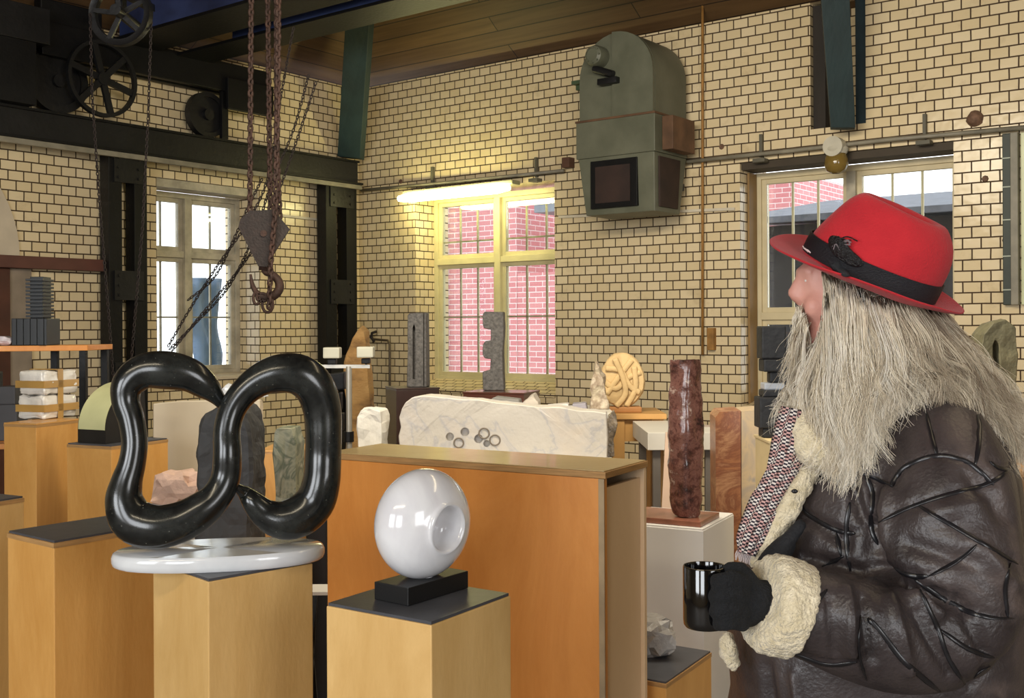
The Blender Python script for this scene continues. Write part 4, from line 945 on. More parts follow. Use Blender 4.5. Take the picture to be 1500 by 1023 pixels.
front_slab('white_stone', [(524, 660), (523, 610), (528, 600), (541, 597), (556, 603), (560, 620), (560, 660)], 5.3, .14, .90, mat('white_chalk', (222, 218, 208), .8, bump=.6, bscale=20), 'small upright white chalky stone left of the long marble slab', rough=.012, seed=5, subdiv=2)
mk_table('small white side table under the upright white stone', 508, 566, 5.2, .4, .90, WHITETOP, GREYPIPE, .03, .03, name='side_table')
# two dark plinths with grey columns
def plain_plinth(label, xa, xb, Z, h, depth, m, zs=0.0, topm=None, base=0.0, group=None):
    a = PZ(xa, 478, Z); b = PZ(xb, 478, Z+zs); e_ = b-a; e_.z = 0; e_.normalize(); p_ = Vector((-e_.y, e_.x, 0))
    c_ = (a+b)/2+p_*depth/2
    t = thing('plinth', label, 'plinth', Vector((c_.x, c_.y, base)), group)
    bm = NB(); prismz(bm, [a, b, b+p_*depth, a+p_*depth], base, h-.012, .003); obj('body', bm, m, t)
    bm = NB(); prismz(bm, [a-e_*.004-p_*.004, b+e_*.004-p_*.004, b+e_*.004+p_*(depth+.004), a-e_*.004+p_*(depth+.004)], h-.0115, h, .002); obj('top_panel', bm, topm or m, t)
    return t
ZK = 7.2; hK1 = PZ(600, 569, ZK).z; hK2 = PZ(720, 574, ZK).z
plain_plinth('near-black brown plinth under the slotted grey stone', 580, 643, ZK, hK1, .3, DKBROWN, .1)
plain_plinth('glossy red-brown plinth under the notched grey stone', 678, 767, ZK, hK2, .3, BROWNPL, -.15)
ZK += .12
front_slab('slotted_stone', [(596, 566), (597, 462), (600, 459), (624, 458), (625, 566)], ZK, .12, hK1, GREYG, 'tall grey stone with a long upright slot on the near-black plinth', 'sculpture', rough=.004, seed=1, subdiv=2)
sl_ = [o for o in COL.objects if o.name.startswith('slotted_stone')][0]
bm = NB(); pp_ = [PZ(x, y, ZK-.02) for x, y in ((604, 556), (604, 480), (606, 475), (608, 480), (608, 556))]; poly_prism(bm, pp_, (0, .08, 0))
pp_ = [PZ(x, y, ZK-.02) for x, y in ((619.5, 566), (619.5, 457), (621.5, 457), (621.5, 566))]; poly_prism(bm, pp_, (0, .05, 0))
co = obj('cutter', bm, GREYG); md = sl_.modifiers.new('b', 'BOOLEAN'); md.object = co; md.operation = 'DIFFERENCE'
try: evaluated(sl_)
except Exception as ex: print('bool', ex); sl_.modifiers.clear()
bpy.data.objects.remove(co, do_unlink=True)
front_slab('notched_stone', [(707, 569), (707, 545), (718, 542), (719, 526), (710, 525), (707, 520), (707, 505), (711, 500), (719, 499), (719, 483), (709, 481), (707, 476), (707, 460), (710, 457), (737, 457), (738, 480), (736, 520), (738, 569)], ZK, .12, hK2, GREYG,
           'tall grey notched stone column in front of the middle window', 'sculpture', rough=.003, seed=3, subdiv=2)
# stones behind the long slab
hT = PZ(760, 604, 5.9).z
mk_table('white workbench behind the long marble slab', 716, 900, 5.8, .6, hT, WHITETOP, TIMBER, .03, .05, name='workbench')
front_slab('grey_stone_block', [(719, 604), (718, 586), (724, 582), (760, 586), (763, 604)], 6.0, .15, hT, mat('grey_block', (132, 130, 126), .7, var=.15), 'flat grey stone block behind the long marble slab', seed=8, subdiv=1)
front_slab('rough_white_stone', [(765, 604), (764, 590), (776, 580), (782, 577), (789, 590), (790, 604)], 6.0, .12, hT, CREAMST, 'rough pale stone beside the flat grey block', seed=11, subdiv=1, rough=.012)
front_slab('white_stone_offcut', [(800, 604), (800, 595), (832, 592), (834, 604)], 6.0, .12, hT, mat('white_offcut', (216, 212, 206), .7), 'thin white stone offcut lying behind the long marble slab', seed=12)
front_slab('white_stone_offcut', [(838, 604), (838, 592), (858, 591), (860, 604)], 6.0, .12, hT, mat('lilac_grey_offcut', (150, 146, 156), .5), 'small lilac grey stone offcut beside the jagged stone', seed=13)
front_slab('jagged_stone', [(864, 604), (866, 575), (868, 548), (873, 532), (877, 540), (884, 552), (889, 580), (891, 604)], 6.05, .13, hT, mat('pale_brown_jagged_stone', (188, 172, 146), .6, ramp=[(.35, (206, 192, 166)), (.5, (150, 132, 112)), (.65, (212, 200, 178))], scale=12, bump=.8), 'jagged pale brown stone beside the round carved stone', rough=.02, seed=14, subdiv=2, freq=9)
mk_table('timber trestle table under the round carved stone', 893, 976, 6.3, .5, PZ(930, 606, 6.35).z, TIMBER, TIMBER, .03, .07, name='trestle_table', apron=.13)
front_slab('shiny_wrapped_stone', [(890, 668), (888, 640), (891, 610), (899, 601), (905, 620), (900, 645), (899, 668)], 5.4, .1, .90, mat('shiny_dark_foil', (120, 108, 92), .2, var=.6, scale=20, bump=.9), 'glinting rough dark stone at the right end of the long marble slab', rough=.012, seed=21, subdiv=2)
# round carved pale stone with interlaced straps
hR_ = PZ(930, 606, 6.35).z
t = thing('carved_round_stone', 'round pale yellow stone carved with interlaced bands on the timber table', 'sculpture', PZ(911, 600, 6.45)); t.location.z = hR_
YST = mat('pale_yellow_stone', (206, 176, 126), .75, var=.12, scale=9, bump=.4)
c_ = PZ(911, 557, 6.45); r_ = 33*6.45/F
bm = NB(); lathe(bm, [(0, -.045), (r_*.92, -.045), (r_, -.03), (r_*.98, .03), (r_*.9, .05), (0, .05)], c_, (0, 1, 0), 40); roughen(bm, .010, 9, 4)
for v in bm.verts: v.co.z = c_.z+(v.co.z-c_.z)*1.22
obj('disc', bm, YST, t, smooth=True, auto=50)
straps = [[(-.7, -.5), (-.2, .1), (.4, .75)], [(-.75, .45), (-.1, .35), (.3, -.2), (.75, -.45)], [(-.3, -.95), (.1, -.5), (.0, .1), (-.35, .8)], [(-.85, 0), (-.3, -.3), (.25, .1), (.8, .3)], [(.15, -.95), (.55, -.3), (.5, .5)]]
for i, st in enumerate(straps):
    q = [c_+Vector((x*r_, -.048-.006*(i % 3), z*r_*1.2)) for x, z in catmull(st, 6)]; bm = NB(); sweep(bm, q, .017, 8, flat=.45, up=(1, 0, 0.2) if abs(st[-1][0]-st[0][0]) < abs(st[-1][1]-st[0][1]) else (0, 0, 1)); obj('carved_band', bm, YST, t, smooth=True)
bm = NB(); obox(bm, Vector((c_.x, c_.y, hR_+.018)), (.11, 0, 0), (0, .06, 0), (0, 0, .0175), .008); obj('foot', bm, mat('brown_foot', (166, 116, 66), .6), t)
for ch in t.children: 
    if ch.name.startswith('disc') or ch.name.startswith('carved'): ch.location.z += max(0, hR_+.036-(c_.z-r_*1.22))-.008
# white-topped steel table behind the red column and a leaning pale board
mk_table('white-topped steel leg table behind the red marble column', 948, 1054, 5.6, .7, PZ(1000, 634, 5.6).z, WHITETOP, mat('grey_leg', (104, 98, 92), .5), .09, .04, name='steel_table')
front_slab('marble_offcut', [(1012, 632), (1012, 627), (1048, 625), (1050, 632)], 5.9, .12, PZ(1000, 634, 5.6).z, mat('mauve_marble', (176, 160, 150), .4, var=.2, scale=12), 'flat mauve marble offcut on the white-topped table', seed=31)
def quad_board(name, px, Z, th, m, label, cat, base=None):
    a = [PZ(x, y, z) for (x, y), z in zip(px, Z)]
    if base is not None: a[0].z = a[1].z = base
    bm = NB(); v_ = Vector((.1, .99, 0))*th
    hexa(bm, [a[0], a[1], a[1]+v_, a[0]+v_, a[3], a[2], a[2]+v_, a[3]+v_], .003); return tag(obj(name, bm, m), label, cat)
quad_board('leaning_board', [(958, 990), (984, 990), (984, 634), (975, 634)], [5.0, 5.0, 5.35, 5.35], .03, mat('pinkish_board', (190, 164, 144), .7, var=.08), 'pale pinkish board leaning against the white-topped table', 'board', .001)
# striped marble stele and yellow block at right of the column
ZM = 4.95
STR = mat('striped_red_marble', (156, 112, 84), .35, ramp=[(.28, (110, 66, 50)), (.42, (172, 118, 82)), (.5, (134, 84, 62)), (.6, (186, 140, 104)), (.75, (128, 92, 80))], scale=3.4, dist=.9, stretch=(1, 1, 2.0), detail=12)
BEI = mat('beige_speckled_marble', (190, 166, 132), .4, ramp=[(.35, (176, 160, 140)), (.55, (202, 178, 140)), (.7, (160, 150, 140))], scale=7, dist=2, detail=9)
t = thing('marble_stele', 'tall striped red and beige marble stele behind the scarf', 'sculpture', PZ(1088, 478, ZM)); t.location.z = 0
def prism_px(name, outline, Z, vec, m, par, base=0.0):
    pts_ = [PZ(x, y, Z) for x, y in outline]; lo = min(p.z for p in pts_)
    for p in pts_:
        if p.z < lo+.05: p.z = base
    bm = NB(); poly_prism(bm, pts_, vec); return obj(name, bm, m, par)
prism_px('red_face', [(1050, 900), (1048, 612), (1054, 604), (1085, 602), (1086, 900)], ZM, (.02, .25, 0), STR, t)
cr2 = [(1123-14*math.sin(a_), 704-30*math.cos(a_)) for a_ in np.linspace(math.pi, 0, 9)]
prism_px('beige_face', [(1087, 900), (1086, 603), (1122, 600), (1124, 672)]+[(x, y) for x, y in cr2[::-1]][1:]+[(1124, 900)], ZM, (.02, .25, 0), BEI, t)
# black stacked sculpture by the window, on its beige plinth
ZB_ = 4.4; hb_ = PZ(1130, 642, ZB_).z
plain_plinth('pale beige plinth under the black stacked block sculpture', 1126, 1190, ZB_-.1, hb_, .25, mat('beige_plinth', (206, 186, 142), .6))
t = thing('stacked_sculpture', 'black stacked block sculpture between the window and the white beard', 'sculpture', PZ(1134, 640, ZB_)); t.location.z = hb_
CHAR = mat('charcoal_black_stone', (22, 23, 26), .55, var=.4, scale=20, bump=.3)
def px_block(par, x0, x1, y0, y1, Z, dep, m, nm='block', bev=.006):
    a = PZ(x0, y0, Z); b = PZ(x1, y1, Z); bm = NB()
    hexa(bm, [Vector((a.x, Z, b.z)), Vector((b.x, Z, b.z)), Vector((b.x, Z+dep, b.z)), Vector((a.x, Z+dep, b.z)), Vector((a.x, Z, a.z)), Vector((b.x, Z, a.z)), Vector((b.x, Z+dep, a.z)), Vector((a.x, Z+dep, a.z))], bev); return obj(nm, bm, m, par)
px_block(t, 1116, 1152, 478, 526, ZB_, .10, CHAR); px_block(t, 1119, 1150, 526.5, 545, ZB_, .10, CHAR); px_block(t, 1128, 1146, 545.5, 561, ZB_+.02, .06, CHAR, 'neck')
px_block(t, 1119, 1146, 572, 582, ZB_, .10, CHAR); px_block(t, 1113, 1152, 582.5, 628, ZB_-.01, .11, CHAR); px_block(t, 1118, 1150, 628.5, 641.6, ZB_, .09, CHAR)
px_block(t, 1120, 1150, 561.5, 571.5, ZB_+.01, .08, mat('pale_joint', (170, 176, 186), .3), 'joint')
# holed stone at the right edge
hs_ = PZ(1470, 604, 4.6).z
plain_plinth('plywood plinth under the holed green-grey stone behind the hair', 1430, 1540, 4.5, hs_, .4, PLYF, -.3)
OUT = [(1440, 603), (1437, 560), (1436, 520), (1441, 490), (1455, 473), (1472, 468), (1488, 480), (1492, 520), (1489, 560), (1490, 603), (1466, 603), (1466, 545), (1463, 506), (1459, 498), (1456, 506), (1454, 545), (1454, 603)]
o = front_slab('holed_stone', OUT, 4.6, .16, hs_, mat('green_grey_stone', (104, 100, 76), .7, var=.4, scale=14, bump=.7), 'green-grey standing stone with a slot at the right edge', 'sculpture', rough=.006, seed=41, subdiv=2)
front_slab('brown_stone', [(1486, 1100), (1484, 760), (1492, 700), (1520, 690), (1530, 1100)], 3.6, .2, 0, mat('ochre_stone', (150, 116, 78), .7, var=.4, scale=8, bump=.5), 'ochre brown stone at the right edge behind the jacket', rough=.012, seed=43, subdiv=2)

# behind the loop sculpture: menhir, pale board, green marble, amber plinth
pl_ = plain_plinth('low amber plinth under the dark grey standing stone', 268, 388, 3.75, .70, .45, PLYF)
MEN = [(290, 850), (284, 770), (287, 700), (286, 640), (296, 610), (312, 596), (330, 588), (346, 590), (358, 602), (368, 640), (370, 700), (366, 770), (366, 850)]
front_slab('standing_stone', MEN, 3.9, .16, .70, DKGREY, 'dark grey rounded standing stone behind the black loops', 'sculpture', rough=.012, seed=51, subdiv=3, bev=.012)
front_slab('pale_stone_slab', [(224, 900), (224, 592), (262, 588), (318, 587), (380, 586), (383, 900)], 5.6, .06, 0, mat('pale_cream_slab', (198, 186, 164), .6, var=.06), 'large pale cream slab standing behind the black loops', rough=.002, seed=52, subdiv=1)
hg = .74; plain_plinth('low amber plinth under the green marble slab', 378, 452, 4.5, hg, .35, PLYF)
plain_plinth('tall amber plinth behind the green marble slab', 380, 443, 5.5, PZ(400, 660, 5.5).z, .3, PLYF)
front_slab('green_marble_slab', [(401, 760), (400, 634), (404, 627), (428, 627), (434, 650), (435, 760)], 4.65, .12, hg, GREENM, 'green veined marble slab seen through the right black loop', rough=.008, seed=53, subdiv=2)
rock('pink_stone', 264, 4.6, .22, .18, .17, .78, mat('pink_stone', (202, 170, 152), .8, var=.15, scale=12, bump=.5), 'rough pink stone seen low through the left black loop', seed=61, amp=.5, flat=True)
plain_plinth('low pale plinth under the rough pink stone', 228, 300, 4.5, .78, .25, CREAMST)
front_slab('foil_bundle', [(326, 586), (322, 572), (330, 562), (345, 566), (362, 560), (383, 568), (388, 586)], 5.62, .05, PZ(350, 586.5, 5.6).z+.012, mat('crumpled_clear_film', (206, 210, 214), .15, var=.15, scale=20, bump=.9, coat=.6), 'crumpled clear film bundle lying on top of the pale cream slab', 'film', rough=.012, seed=62, subdiv=2)
# black crate between the two front plinths
t = thing('folding_stool', 'black folding stool with a white seat between the two front plinths', 'stool', PZ(468, 478, 4.0)); t.location.z = 0
p = PZ(468, 872, 4.0); bm = NB(); obox(bm, Vector((p.x, p.y+.08, p.z)), (.06, 0, 0), (0, .06, 0), (0, 0, .007), .002); obj('seat', bm, WHITETOP, t)
for sx in (-.045, .045):
    for q in (-1, 1):
        bm = NB(); bar(bm, Vector((p.x+sx, p.y+.08-.12*q, 0)), Vector((p.x+sx, p.y+.08+.09*q, p.z-.013)), .018, .012); obj('leg', bm, BLACKSTEEL, t)
t2 = PZ(468, 820, 4.45)
bm = NB(); obox(bm, Vector((t2.x, 4.45, .42)), (.042, 0, 0), (0, .07, 0), (0, 0, .419), .006); tag(obj('black_pedestal', bm, mat('black_pedestal', (30, 30, 32), .5)), 'black pedestal in the gap between the loop plinth and the orange box', 'pedestal')
# tall split timber slab and the worklight stand near the corner
# blue tarpaulin hanging outside the narrow window
bm = NB(); rows_ = []
for i in range(15):
    row = []
    for j in range(9):
        hh = 2.05-1.2*i/14; dd_ = PL(283, 450, -1.0)[0]+(PL(322, 450, -1.0)[0]-PL(283, 450, -1.0)[0])*(j/8)
        dd_ += (.05 if i < 3 else 0)*(1-j/8)+.04*math.sin(i*.5)
        row.append(bm.verts.new(RM(-1.0-.06*math.sin(j*1.5+i*.2)-.03*math.cos(i*.9+j), dd_, hh)))
    rows_.append(row)
for A, B in zip(rows_, rows_[1:]):
    for j in range(8): bm.faces.new([A[j], A[j+1], B[j+1], B[j]])
o = obj('tarpaulin', bm, mat('pale_blue_tarp', (92, 118, 150), .5, var=.2), smooth=True); so = o.modifiers.new('t', 'SOLIDIFY'); so.thickness = .004; evaluated(o)
tag(o, 'pale blue tarpaulin hanging outside the bright narrow window', 'tarpaulin')
bm = NB(); dm = (PL(283, 450, -1.0)[0]+PL(322, 450, -1.0)[0])/2; bar(bm, RM(-1.15, dm, -.3), RM(-1.15, dm, 2.02), .04, .04, up=DR); tag(obj('tarpaulin_post', bm, GREYPIPE), 'grey post carrying the blue tarpaulin outside the narrow window', 'post')
ZT = 8.4
front_slab('timber_slab', [(506, 760), (508, 620), (503, 560), (508, 520), (520, 488), (527, 478), (534, 486), (538, 520), (541, 560), (546, 620), (547, 760)], ZT, .12, 0, mat('rough_brown_timber', (168, 126, 72), .8, ramp=[(.35, (120, 88, 52)), (.5, (178, 136, 80)), (.7, (196, 156, 98))], scale=4, bump=.8, stretch=(1, 1, 2)), 'tall rough brown split timber slab standing by the corner', 'timber', rough=.02, seed=71, subdiv=2, freq=4)
ZL_ = 6.4
t = thing('worklight_stand', 'grey tripod stand with two pale worklights near the corner', 'lamp stand', PZ(511, 478, ZL_)); t.location.z = 0
bm = NB(); top = PZ(511, 537, ZL_); cyl(bm, Vector((top.x, top.y, .12)), top, .018, 12); obj('pole', bm, mat('silver_pole', (170, 166, 156), .35, metal=.5), t, smooth=True, auto=40)
bm = NB(); bar(bm, PZ(440, 537, ZL_), PZ(542, 537, ZL_), .02, .02); obj('crossbar', bm, MATS['silver_pole'], t)
for k_ in range(3):
    an = 2*math.pi*k_/3+.4; bm = NB(); bar(bm, Vector((top.x, top.y, .55)), Vector((top.x+.42*math.cos(an), top.y+.42*math.sin(an), .01)), .02, .02); obj('leg', bm, MATS['silver_pole'], t)
bm = NB(); p = PZ(511, 640, ZL_); cyl(bm, p-Vector((0, 0, .03)), p+Vector((0, 0, .03)), .03, 10); obj('clamp', bm, BLACKSTEEL, t)
for (x, y) in ((487, 517), (536, 516)):
    bm = NB(); p = PZ(x, y, ZL_); obox(bm, p, (12*ZL_/F, 0, 0), (0, .05, 0), (0, 0, 8*ZL_/F), .008); hd = obj('lamp_head', bm, mat('pale_lamp_shell', (186, 184, 166), .5), t)
    bm = NB(); obox(bm, p-Vector((0, 0, 13*ZL_/F)), (6*ZL_/F, 0, 0), (0, .03, 0), (0, 0, 4*ZL_/F), .005); cyl(bm, p-Vector((0, 0, 12*ZL_/F)), p-Vector((0, 0, 20*ZL_/F)), .006, 6); obj('yoke', bm, BLACKSTEEL, hd)
bm = NB(); 
for (x, y, s_) in ((488, 560, .075), (484, 590, .07), (492, 620, .05)): p = PZ(x, y, ZL_+.3); obox(bm, p, (s_, 0, .01), (0, .05, 0), (0, 0, .055), .01)
bm2 = bm; sweep(bm, [PZ(488, 640, ZL_+.3), Vector((PZ(488, 640, ZL_+.3).x, ZL_+.3, 0))], .02, 8)
tag(obj('black_equipment', bm, BLACKSTEEL), 'black piece of equipment on a post behind the worklight stand', 'equipment')
# ------------------------------------------------------------------ the standing person
person = thing('person', 'person in red felt hat and brown leather sheepskin jacket holding a black mug', 'person', Vector(((1290-CX)/F*2.1, 2.1, 0)))
PY = 2.1
def remeshed(name, bm, m, parent, vox=.012, smooth=6, post=None):
    o = obj(name, bm, m, parent, smooth=True)
    r = o.modifiers.new('r', 'REMESH'); r.mode = 'VOXEL'; r.voxel_size = vox
    s_ = o.modifiers.new('s', 'SMOOTH'); s_.factor = .6; s_.iterations = smooth
    evaluated(o); me = o.data
    me.materials.clear(); me.materials.append(m)
    if post:
        n = len(me.vertices); co = np.empty(n*3); no = np.empty(n*3); me.vertices.foreach_get('co', co); me.vertices.foreach_get('normal', no)
        co = co.reshape(-1, 3); no = no.reshape(-1, 3); org = np.array(origin_of(o)); co = post(co+org, no)-org
        me.vertices.foreach_set('co', co.ravel()); me.update()
    for p in me.polygons: p.use_smooth = True
    return o
def loft(bm, secs, seg=28, ex=2.4):
    """secs: (z, x, y, a, b)"""
    rings = []
    for z, x, y, a, b in secs:
        ring = []
        for k in range(seg):
            an = 2*math.pi*k/seg; c_, s_ = math.cos(an), math.sin(an); r_ = (abs(c_)**ex+abs(s_)**ex)**(-1/ex)
            ring.append(bm.verts.new((x+c_*r_*a, y+s_*r_*b, z)))
        rings.append(ring)
    for A, B in zip(rings, rings[1:]):
        for i in range(seg): bm.faces.new([A[i], A[(i+1) % seg], B[(i+1) % seg], B[i]])
    bm.faces.new(rings[0][::-1]); bm.faces.new(rings[-1])
def ell(bm, c, ax, seg=20):
    g = bmesh.ops.create_uvsphere(bm, u_segments=seg, v_segments=seg//2+2, radius=1)
    ax = [Vector(a_) for a_ in ax]
    for v in g['verts']: v.co = Vector(c)+ax[0]*v.co.x+ax[1]*v.co.y+ax[2]*v.co.z
def tube(bm, pts, seg=18, n=5, flat=None):
    q = catmull([(*PZ(x, y, Z), r) for x, y, Z, r in pts], n); sweep(bm, [p[:3] for p in q], [max(.003, p[3]) for p in q], seg, flat=flat)
    for p in (q[0], q[-1]): ell(bm, p[:3], ((p[3]*.98, 0, 0), (0, p[3]*.98, 0), (0, 0, p[3]*.98)), 12)
X = lambda px, Z=PY: (px-CX)/F*Z
Zh = lambda py, Z=PY: EYE-(py-CY)/F*Z
SKIN = mat('skin', (216, 162, 146), .5, rgb2=(198, 134, 120), scale=10, bump=.15, bscale=60)
# body: head, neck, slim trunk, arms, hands, legs as one surface
ZHd = 2.10; k1 = ZHd/F
bm = NB()
hc_ = PZ(1252, 412, ZHd)
ell(bm, hc_, ((.100, 0, .0), (0, .076, 0), (0, 0, .105)), 28)                       # skull
ell(bm, PZ(1212, 445, ZHd), ((.052, 0, 0), (0, .058, 0), (0, 0, .075)), 22)          # face mass
ell(bm, PZ(1208, 495, ZHd), ((.040, 0, 0), (0, .045, 0), (0, 0, .035)), 18)          # jaw
ell(bm, PZ(1196, 450, ZHd-.036), ((.026, 0, 0), (0, .018, 0), (0, 0, .026)), 14)     # cheek
ell(bm, PZ(1177, 398, ZHd), ((.014, 0, 0), (0, .045, 0), (0, 0, .012)), 14)          # brow
for sg_ in (-1, 1):
    for yy in (405, 417): ell(bm, PZ(1186, yy, ZHd+sg_*.024), ((.010, 0, 0), (0, .013, 0), (0, 0, .0045)), 12)
tube(bm, [(1176, 402, ZHd, .009), (1169, 416, ZHd, .011), (1163, 430, ZHd, .013), (1170, 440, ZHd, .010)], 12)   # nose
ell(bm, PZ(1171, 438, ZHd-.011), ((.009, 0, 0), (0, .007, 0), (0, 0, .007)), 10); ell(bm, PZ(1171, 438, ZHd+.011), ((.009, 0, 0), (0, .007, 0), (0, 0, .007)), 10)
ell(bm, PZ(1176, 462, ZHd), ((.010, 0, 0), (0, .022, 0), (0, 0, .006)), 12); ell(bm, PZ(1178, 471, ZHd), ((.010, 0, 0), (0, .020, 0), (0, 0, .006)), 12)   # lips
ell(bm, PZ(1250, 435, ZHd-.076), ((.014, 0, .004), (0, .007, 0), (0, 0, .028)), 14); ell(bm, PZ(1250, 435, ZHd+.076), ((.014, 0, .004), (0, .007, 0), (0, 0, .028)), 14)  # ears
cyl(bm, PZ(1262, 470, ZHd), PZ(1284, 585, ZHd), .052, 20)
loft(bm, [(Zh(590), X(1298), PY, .05, .06), (Zh(615), X(1298), PY, .08, .11), (Zh(680), X(1295), PY, .13, .17), (Zh(850), X(1290), PY, .12, .16), (.86, X(1290), PY, .12, .16), (.80, X(1290), PY, .11, .15)])
ARM_L = [(1374, 665, 1.96, .05), (1385, 760, 1.90, .05), (1392, 890, 1.86, .045), (1290, 915, 1.81, .042), (1170, 885, 1.775, .032), (1120, 876, 1.765, .030)]
ARM_R = [(1260, 680, 2.25, .05), (1240, 780, 2.30, .05), (1220, 890, 2.26, .045), (1150, 895, 2.08, .042), (1100, 890, 1.95, .032)]
tube(bm, ARM_L, 16); tube(bm, ARM_R, 16)
legs = []
for sy in (-.09, .10):
    lx = X(1290)
    q = [(lx, PY+sy, .84, .088), (lx+.0, PY+sy, .62, .078), (lx-.01, PY+sy, .46, .056), (lx+.01, PY+sy, .30, .052), (lx+.015, PY+sy, .09, .036)]
    qq = catmull(q, 4); sweep(bm, [p[:3] for p in qq], [p[3] for p in qq], 16)
body = remeshed('body', bm, SKIN, person, .008, 3)
for sgn in (-1, 1):   # eyes under the brim
    bm = NB(); ell(bm, PZ(1185, 411, ZHd+sgn*.021), ((.009, 0, 0), (0, .009, 0), (0, 0, .0065)), 14); eo = obj('eye', bm, mat('eye_white', (226, 220, 212), .15), person, smooth=True)
# trousers and shoes
BLKCL = mat('black_cloth', (20, 20, 23), .85, var=.3, scale=30, bump=.4, bscale=120)
bm = NB(); loft(bm, [(.98, X(1290), PY, .16, .19), (.86, X(1290), PY, .165, .20), (.78, X(1290), PY, .15, .20)])
for sy in (-.09, .10):
    lx = X(1290); qq = catmull([(lx, PY+sy, .84, .11), (lx, PY+sy, .62, .10), (lx-.01, PY+sy, .46, .085), (lx+.01, PY+sy, .28, .078), (lx+.01, PY+sy, .07, .075)], 4); sweep(bm, [p[:3] for p in qq], [p[3] for p in qq], 18)
def post_tr(co, no):
    for i in range(len(co)): co[i] += no[i]*noise.fractal(Vector(co[i])*7, 1, 2, 3)*.006
    return co
remeshed('trousers', bm, BLKCL, person, .014, 3, post_tr)
for sy in (-.09, .10):
    lx = X(1290); bm = NB()
    ell(bm, (lx-.06, PY+sy, .045), ((.15, 0, 0), (0, .05, 0), (0, 0, .044)), 18); ell(bm, (lx+.02, PY+sy, .08), ((.055, 0, 0), (0, .045, 0), (0, 0, .06)), 14)
    for v in bm.verts: v.co.z = max(v.co.z, .001)
    obj('shoe', bm, mat('black_leather_shoe', (22, 20, 20), .35), person, smooth=True)

# leather sheepskin jacket
def leather():
    m = mat('dark_brown_leather', (58, 50, 50), .38, ramp=[(.28, (34, 29, 29)), (.44, (54, 47, 47)), (.60, (68, 60, 59)), (.78, (104, 90, 84))], scale=6, detail=10, bump=.22, bscale=140, spec=.45, dist=.8)
    nt = m.node_tree; N = nt.nodes; L = nt.links; b = N['Principled BSDF']
    old = b.inputs['Normal'].links[0].from_node
    tc = [n for n in N if n.type == 'TEX_COORD'][0]
    mg = N.new('ShaderNodeTexNoise'); mg.noise_type = 'RIDGED_MULTIFRACTAL'; mg.inputs['Scale'].default_value = 9; mg.inputs['Detail'].default_value = 3; mg.inputs['Distortion'].default_value = .8
    L.new(tc.outputs['Object'], mg.inputs['Vector'])
    bp = N.new('ShaderNodeBump'); bp.inputs['Strength'].default_value = .55; bp.inputs['Distance'].default_value = .006
    L.new(mg.outputs['Fac'], bp.inputs['Height']); L.new(old.outputs[0], bp.inputs['Normal']); L.new(bp.outputs[0], b.inputs['Normal'])
    return m
LEA = leather()
bm = NB()
prof = [(1108, 1030, 1478), (1060, 1068, 1482), (1023, 1074, 1484), (960, 1066, 1488), (900, 1068, 1489), (850, 1084, 1489), (800, 1104, 1487), (740, 1128, 1482), (700, 1148, 1477), (660, 1172, 1466), (630, 1196, 1452), (605, 1222, 1430), (585, 1246, 1400), (570, 1268, 1370)]
bs = [.20, .215, .22, .225, .23, .23, .235, .235, .235, .225, .205, .175, .13, .09]
loft(bm, [(Zh(y), (X(a)+X(b))/2, PY+.015, (X(b)-X(a))/2, bb) for (y, a, b), bb in zip(prof, bs)], 36, 2.3)
JL = [(1378, 640, 2.00, .090), (1384, 690, 1.94, .112), (1384, 760, 1.90, .122), (1386, 830, 1.87, .124), (1392, 890, 1.85, .110), (1360, 930, 1.83, .096), (1300, 932, 1.81, .092), (1240, 918, 1.79, .084), (1195, 901, 1.78, .076), (1165, 893, 1.775, .072)]
tube(bm, JL, 24, 5)
JR = [(1280, 640, 2.25, .09), (1250, 720, 2.30, .11), (1225, 820, 2.28, .11), (1205, 890, 2.2, .095), (1160, 890, 2.08, .08), (1125, 888, 2.0, .07)]
tube(bm, JR, 20, 5)
cuffA = np.array(PZ(1392, 890, 1.85)); cuffB = np.array(PZ(1165, 893, 1.775))
SEAMS = [[(640, 455), (715, 415), (860, 345), (1000, 300), (1135, 262), (1215, 205)], [(790, 275), (805, 240), (845, 200), (950, 165), (1060, 190), (1150, 270)], [(912, 10), (930, 90), (950, 165)], [(1092, 20), (1100, 80), (1085, 200)],
         [(880, 340), (1000, 410), (1100, 470), (1235, 548)], [(1090, 480), (1020, 540), (920, 592)], [(455, 335), (500, 380), (600, 430), (660, 440)], [(490, 215), (600, 260), (690, 235), (790, 275)],
         [(860, 580), (900, 660), (950, 770), (990, 880), (1060, 990)], [(870, 600), (1000, 690), (1120, 735), (1220, 742)], [(425, 850), (440, 790), (480, 730), (560, 640)], [(680, 730), (670, 850), (700, 960)],
         [(430, 860), (560, 905), (665, 895)], [(705, 740), (740, 780), (840, 900), (960, 1000)], [(590, 430), (610, 520)], [(510, 575), (620, 520)], [(1210, 545), (1190, 640), (1200, 740)], [(640, 330), (628, 450), (645, 600)], [(1135, 185), (1170, 210), (1225, 215)],
         [(690, 230), (720, 300), (715, 410), (740, 480)], [(920, 592), (860, 590), (800, 560)], [(1060, 990), (1100, 930), (1215, 880)], [(960, 780), (1060, 850), (1150, 880)]]
SEAMPX = [[(980+x/2.419, 600+y/2.419) for x, y in s_] for s_ in SEAMS]
